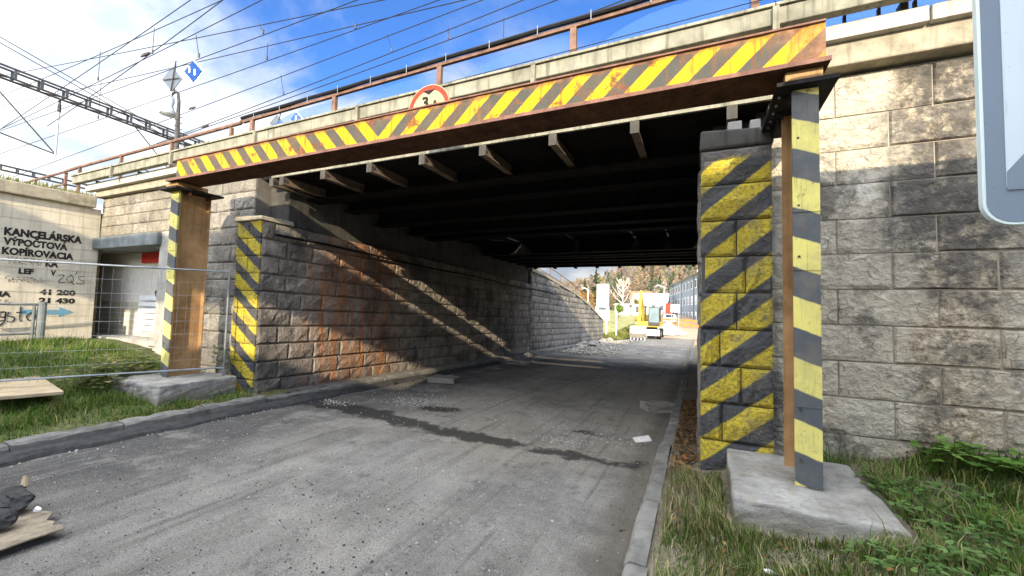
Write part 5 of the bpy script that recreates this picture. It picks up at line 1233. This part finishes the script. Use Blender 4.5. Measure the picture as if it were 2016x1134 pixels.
def branch_tree(t, x, y, z, h, mat, seed, lim=9, r0=.16, part='trunk'):
    r = random.Random(seed); ends = []
    MB().tube([(x, y, z-.2), (x+.05*h*r.uniform(-1, 1), y, z+h*.35), (x+.06*h*r.uniform(-1, 1), y, z+h*.7), (x+.05*h*r.uniform(-1, 1), y, z+h)], [r0, r0*.75, r0*.45, r0*.1], 7).build(part, mat, t)
    m = MB()
    for i in range(lim):
        a = r.uniform(0, 6.28); q = r.uniform(.25, .9); L_ = h*(.42-.25*q); b = Vector((x, y, z+h*q)); e = b+Vector((math.cos(a)*L_, math.sin(a)*L_, L_*r.uniform(.6, 1.3)))
        mid = b.lerp(e, .5)+Vector((0, 0, -.04*h)); m.tube([b, mid, e], [r0*.4, r0*.25, r0*.08], 5); ends.append(e)
        for k in range(4):
            p = b.lerp(e, r.uniform(.35, .9)); e2 = p+Vector((r.uniform(-1, 1), r.uniform(-1, 1), r.uniform(.2, 1.2)))*L_*.4; m.tube([p, e2], [r0*.16, r0*.05], 4); ends.append(e2)
    m.build('limbs', mat, t); return ends
def conifer(x, y, h, lab, seed, cols=((.035, .055, .03), (.05, .07, .035), (.07, .085, .04))):
    z = ze(x, y) if x < -8 else zp(y); t = thing('spruce_tree', lab, 'tree', (x, y, z)); r = random.Random(seed)
    MB().tube([(x, y, z-.2), (x, y, z+h)], [.2, .03], 7).build('trunk', 'bark', t); cs = []
    for i in range(34):
        q = r.uniform(.12, 1); L_ = (1-q)*h*.24+.15; a = r.uniform(0, 6.28); c = (math.cos(a)*L_*.55, math.sin(a)*L_*.55, h*q); cs.append((c, (L_*.6, L_*.6, .28)))
    V, cc = foliage(cs, 60, .16*h/9, cols, seed); o = np_mesh('crown', V, np.arange(len(V)).reshape(-1, 4), 'leafy', None, cc, t)
conifer(-25.3, 110, 10.6, 'tall dark spruce rising above the slope beyond the bridge', 1)
conifer(-28.8, 112, 8.0, 'shorter dark spruce beside the tall spruce beyond the bridge', 2)
conifer(-20.2, 120, 6.0, 'small spruce between the red roofed house and the bare birch', 6)
BT = thing('bare_birch', 'bare pale birch tree standing left of the excavator', 'tree', (-14.75, 88, 1.5)); branch_tree(BT, -14.75, 88, 1.3, 7.6, 'birch_bark', 5, 16, .17)
def bush(x, y, w, h, cols, lab, seed, nm='bush', cat='bush'):
    z = ze(x, y) if x < -8 else zp(y); t = thing(nm, lab, cat, (x, y, z)); r = random.Random(seed)
    ends = branch_tree(t, x, y, z, h*.8, 'bark', seed, 5, .07)
    cs = [((r.uniform(-w, w)*.6, r.uniform(-w, w)*.6, h*r.uniform(.3, .85)), (w*.4, w*.4, h*.22)) for _ in range(9)]
    V, cc = foliage(cs, 110, .13, cols, seed); np_mesh('crown', V, np.arange(len(V)).reshape(-1, 4), 'leafy', None, cc, t)
GB_ = [(.16, .22, .04), (.20, .25, .05), (.12, .18, .035)]; AU = [(.36, .16, .05), (.30, .17, .06), (.42, .22, .06)]
bush(-13.9, 55, 1.1, 2.4, GB_, 'bright green bush on the slope before the white pylon', 31); bush(-15.6, 60, 1.2, 2.2, GB_, 'green bush under the left street lamp', 32); bush(-12.3, 70, .8, 2.2, GB_, 'small green bush right of the white pylon', 33)
bush(-12.4, 92, 1.0, 3.6, [(.22, .2, .05), (.26, .22, .06)], 'olive rounded tree before the white house', 34, 'olive_tree', 'tree')
bush(-21, 84, 1.8, 4.2, AU, 'orange autumn tree on the slope behind the left street lamp', 35, 'autumn_tree', 'tree'); bush(-24.5, 92, 2.0, 4.6, AU, 'rusty autumn tree beside the tall spruce', 36, 'autumn_tree', 'tree')
# wooded hill
def zh(x, y):
    ridge = interp(x, [(-400, 60), (-200, 20), (-90, 10), (-64, 16), (-50, 20), (-38, 27), (-20, 33), (0, 38), (60, 45), (400, 70)])
    return 2.1+(ridge-2.1)*min(max((y-150)/110, 0), 1)**1.1
grid_sheet('wooded_hill', list(np.linspace(-300, 300, 60)), list(np.linspace(140, 420, 24)), lambda x, y: zh(x, y)-.5, 'grass_ground')
rr = np.random.default_rng(5); cs = []; V_ = []; C_ = []
PAL = [((.29, .20, .13), (.26, .185, .13), (.32, .23, .14)), ((.25, .21, .17), (.28, .235, .19), (.22, .185, .15)), ((.08, .10, .06), (.10, .12, .07), (.13, .145, .085)), ((.30, .25, .13), (.34, .28, .15), (.26, .22, .12))]
for i in range(520):
    y = rr.uniform(145, 270); x = -95*(y/250)+rr.uniform(0, 1)*(115*(y/250)); h = rr.uniform(5, 10); kind = rr.choice(4, p=[.30, .38, .20, .12]); z = zh(x, y)-.6
    rad = h*.24 if kind != 2 else h*.17
    c = [((x+rr.uniform(-.6, .6), y+rr.uniform(-.6, .6), z+h*q), (rad*(1.25-q), rad*(1.25-q), h*.17)) for q in (.35, .55, .75, .9)]
    V, cc = foliage(c, 80, .34, PAL[kind], i); V_.append(V); C_.append(cc)
V = np.concatenate(V_); np_mesh('hillside_wood', V, np.arange(len(V)).reshape(-1, 4), 'leafy', 'stuff', np.concatenate(C_))
# unseen building added to shade road and walls, its opening shaped to pass sunlight
BB = thing('shadow_building', 'added unseen building behind the viewpoint, its top opening shaped to pass sunlight', 'building', (8, -13, 0))
MB().box(.6, 40, -13.5, -12, 0, 9.5).build('wall', 'back_building', BB)
MB().box(-3.2, .598, -13.5, -12, 0, 6.95).build('wall', 'back_building', BB)
MB().box(-34, -3.202, -13.5, -12, 0, 6.35).build('wall', 'back_building', BB)
MB().box(-34, .598, -13.0, -12, 8.3, 9.5).build('shadow_beam', 'back_building', BB)
for x in range(-33, -6, 5): MB().box(x-.1, x+.1, -13.2, -13.0, 6.35, 8.3).build('slot_post', 'back_building', BB)
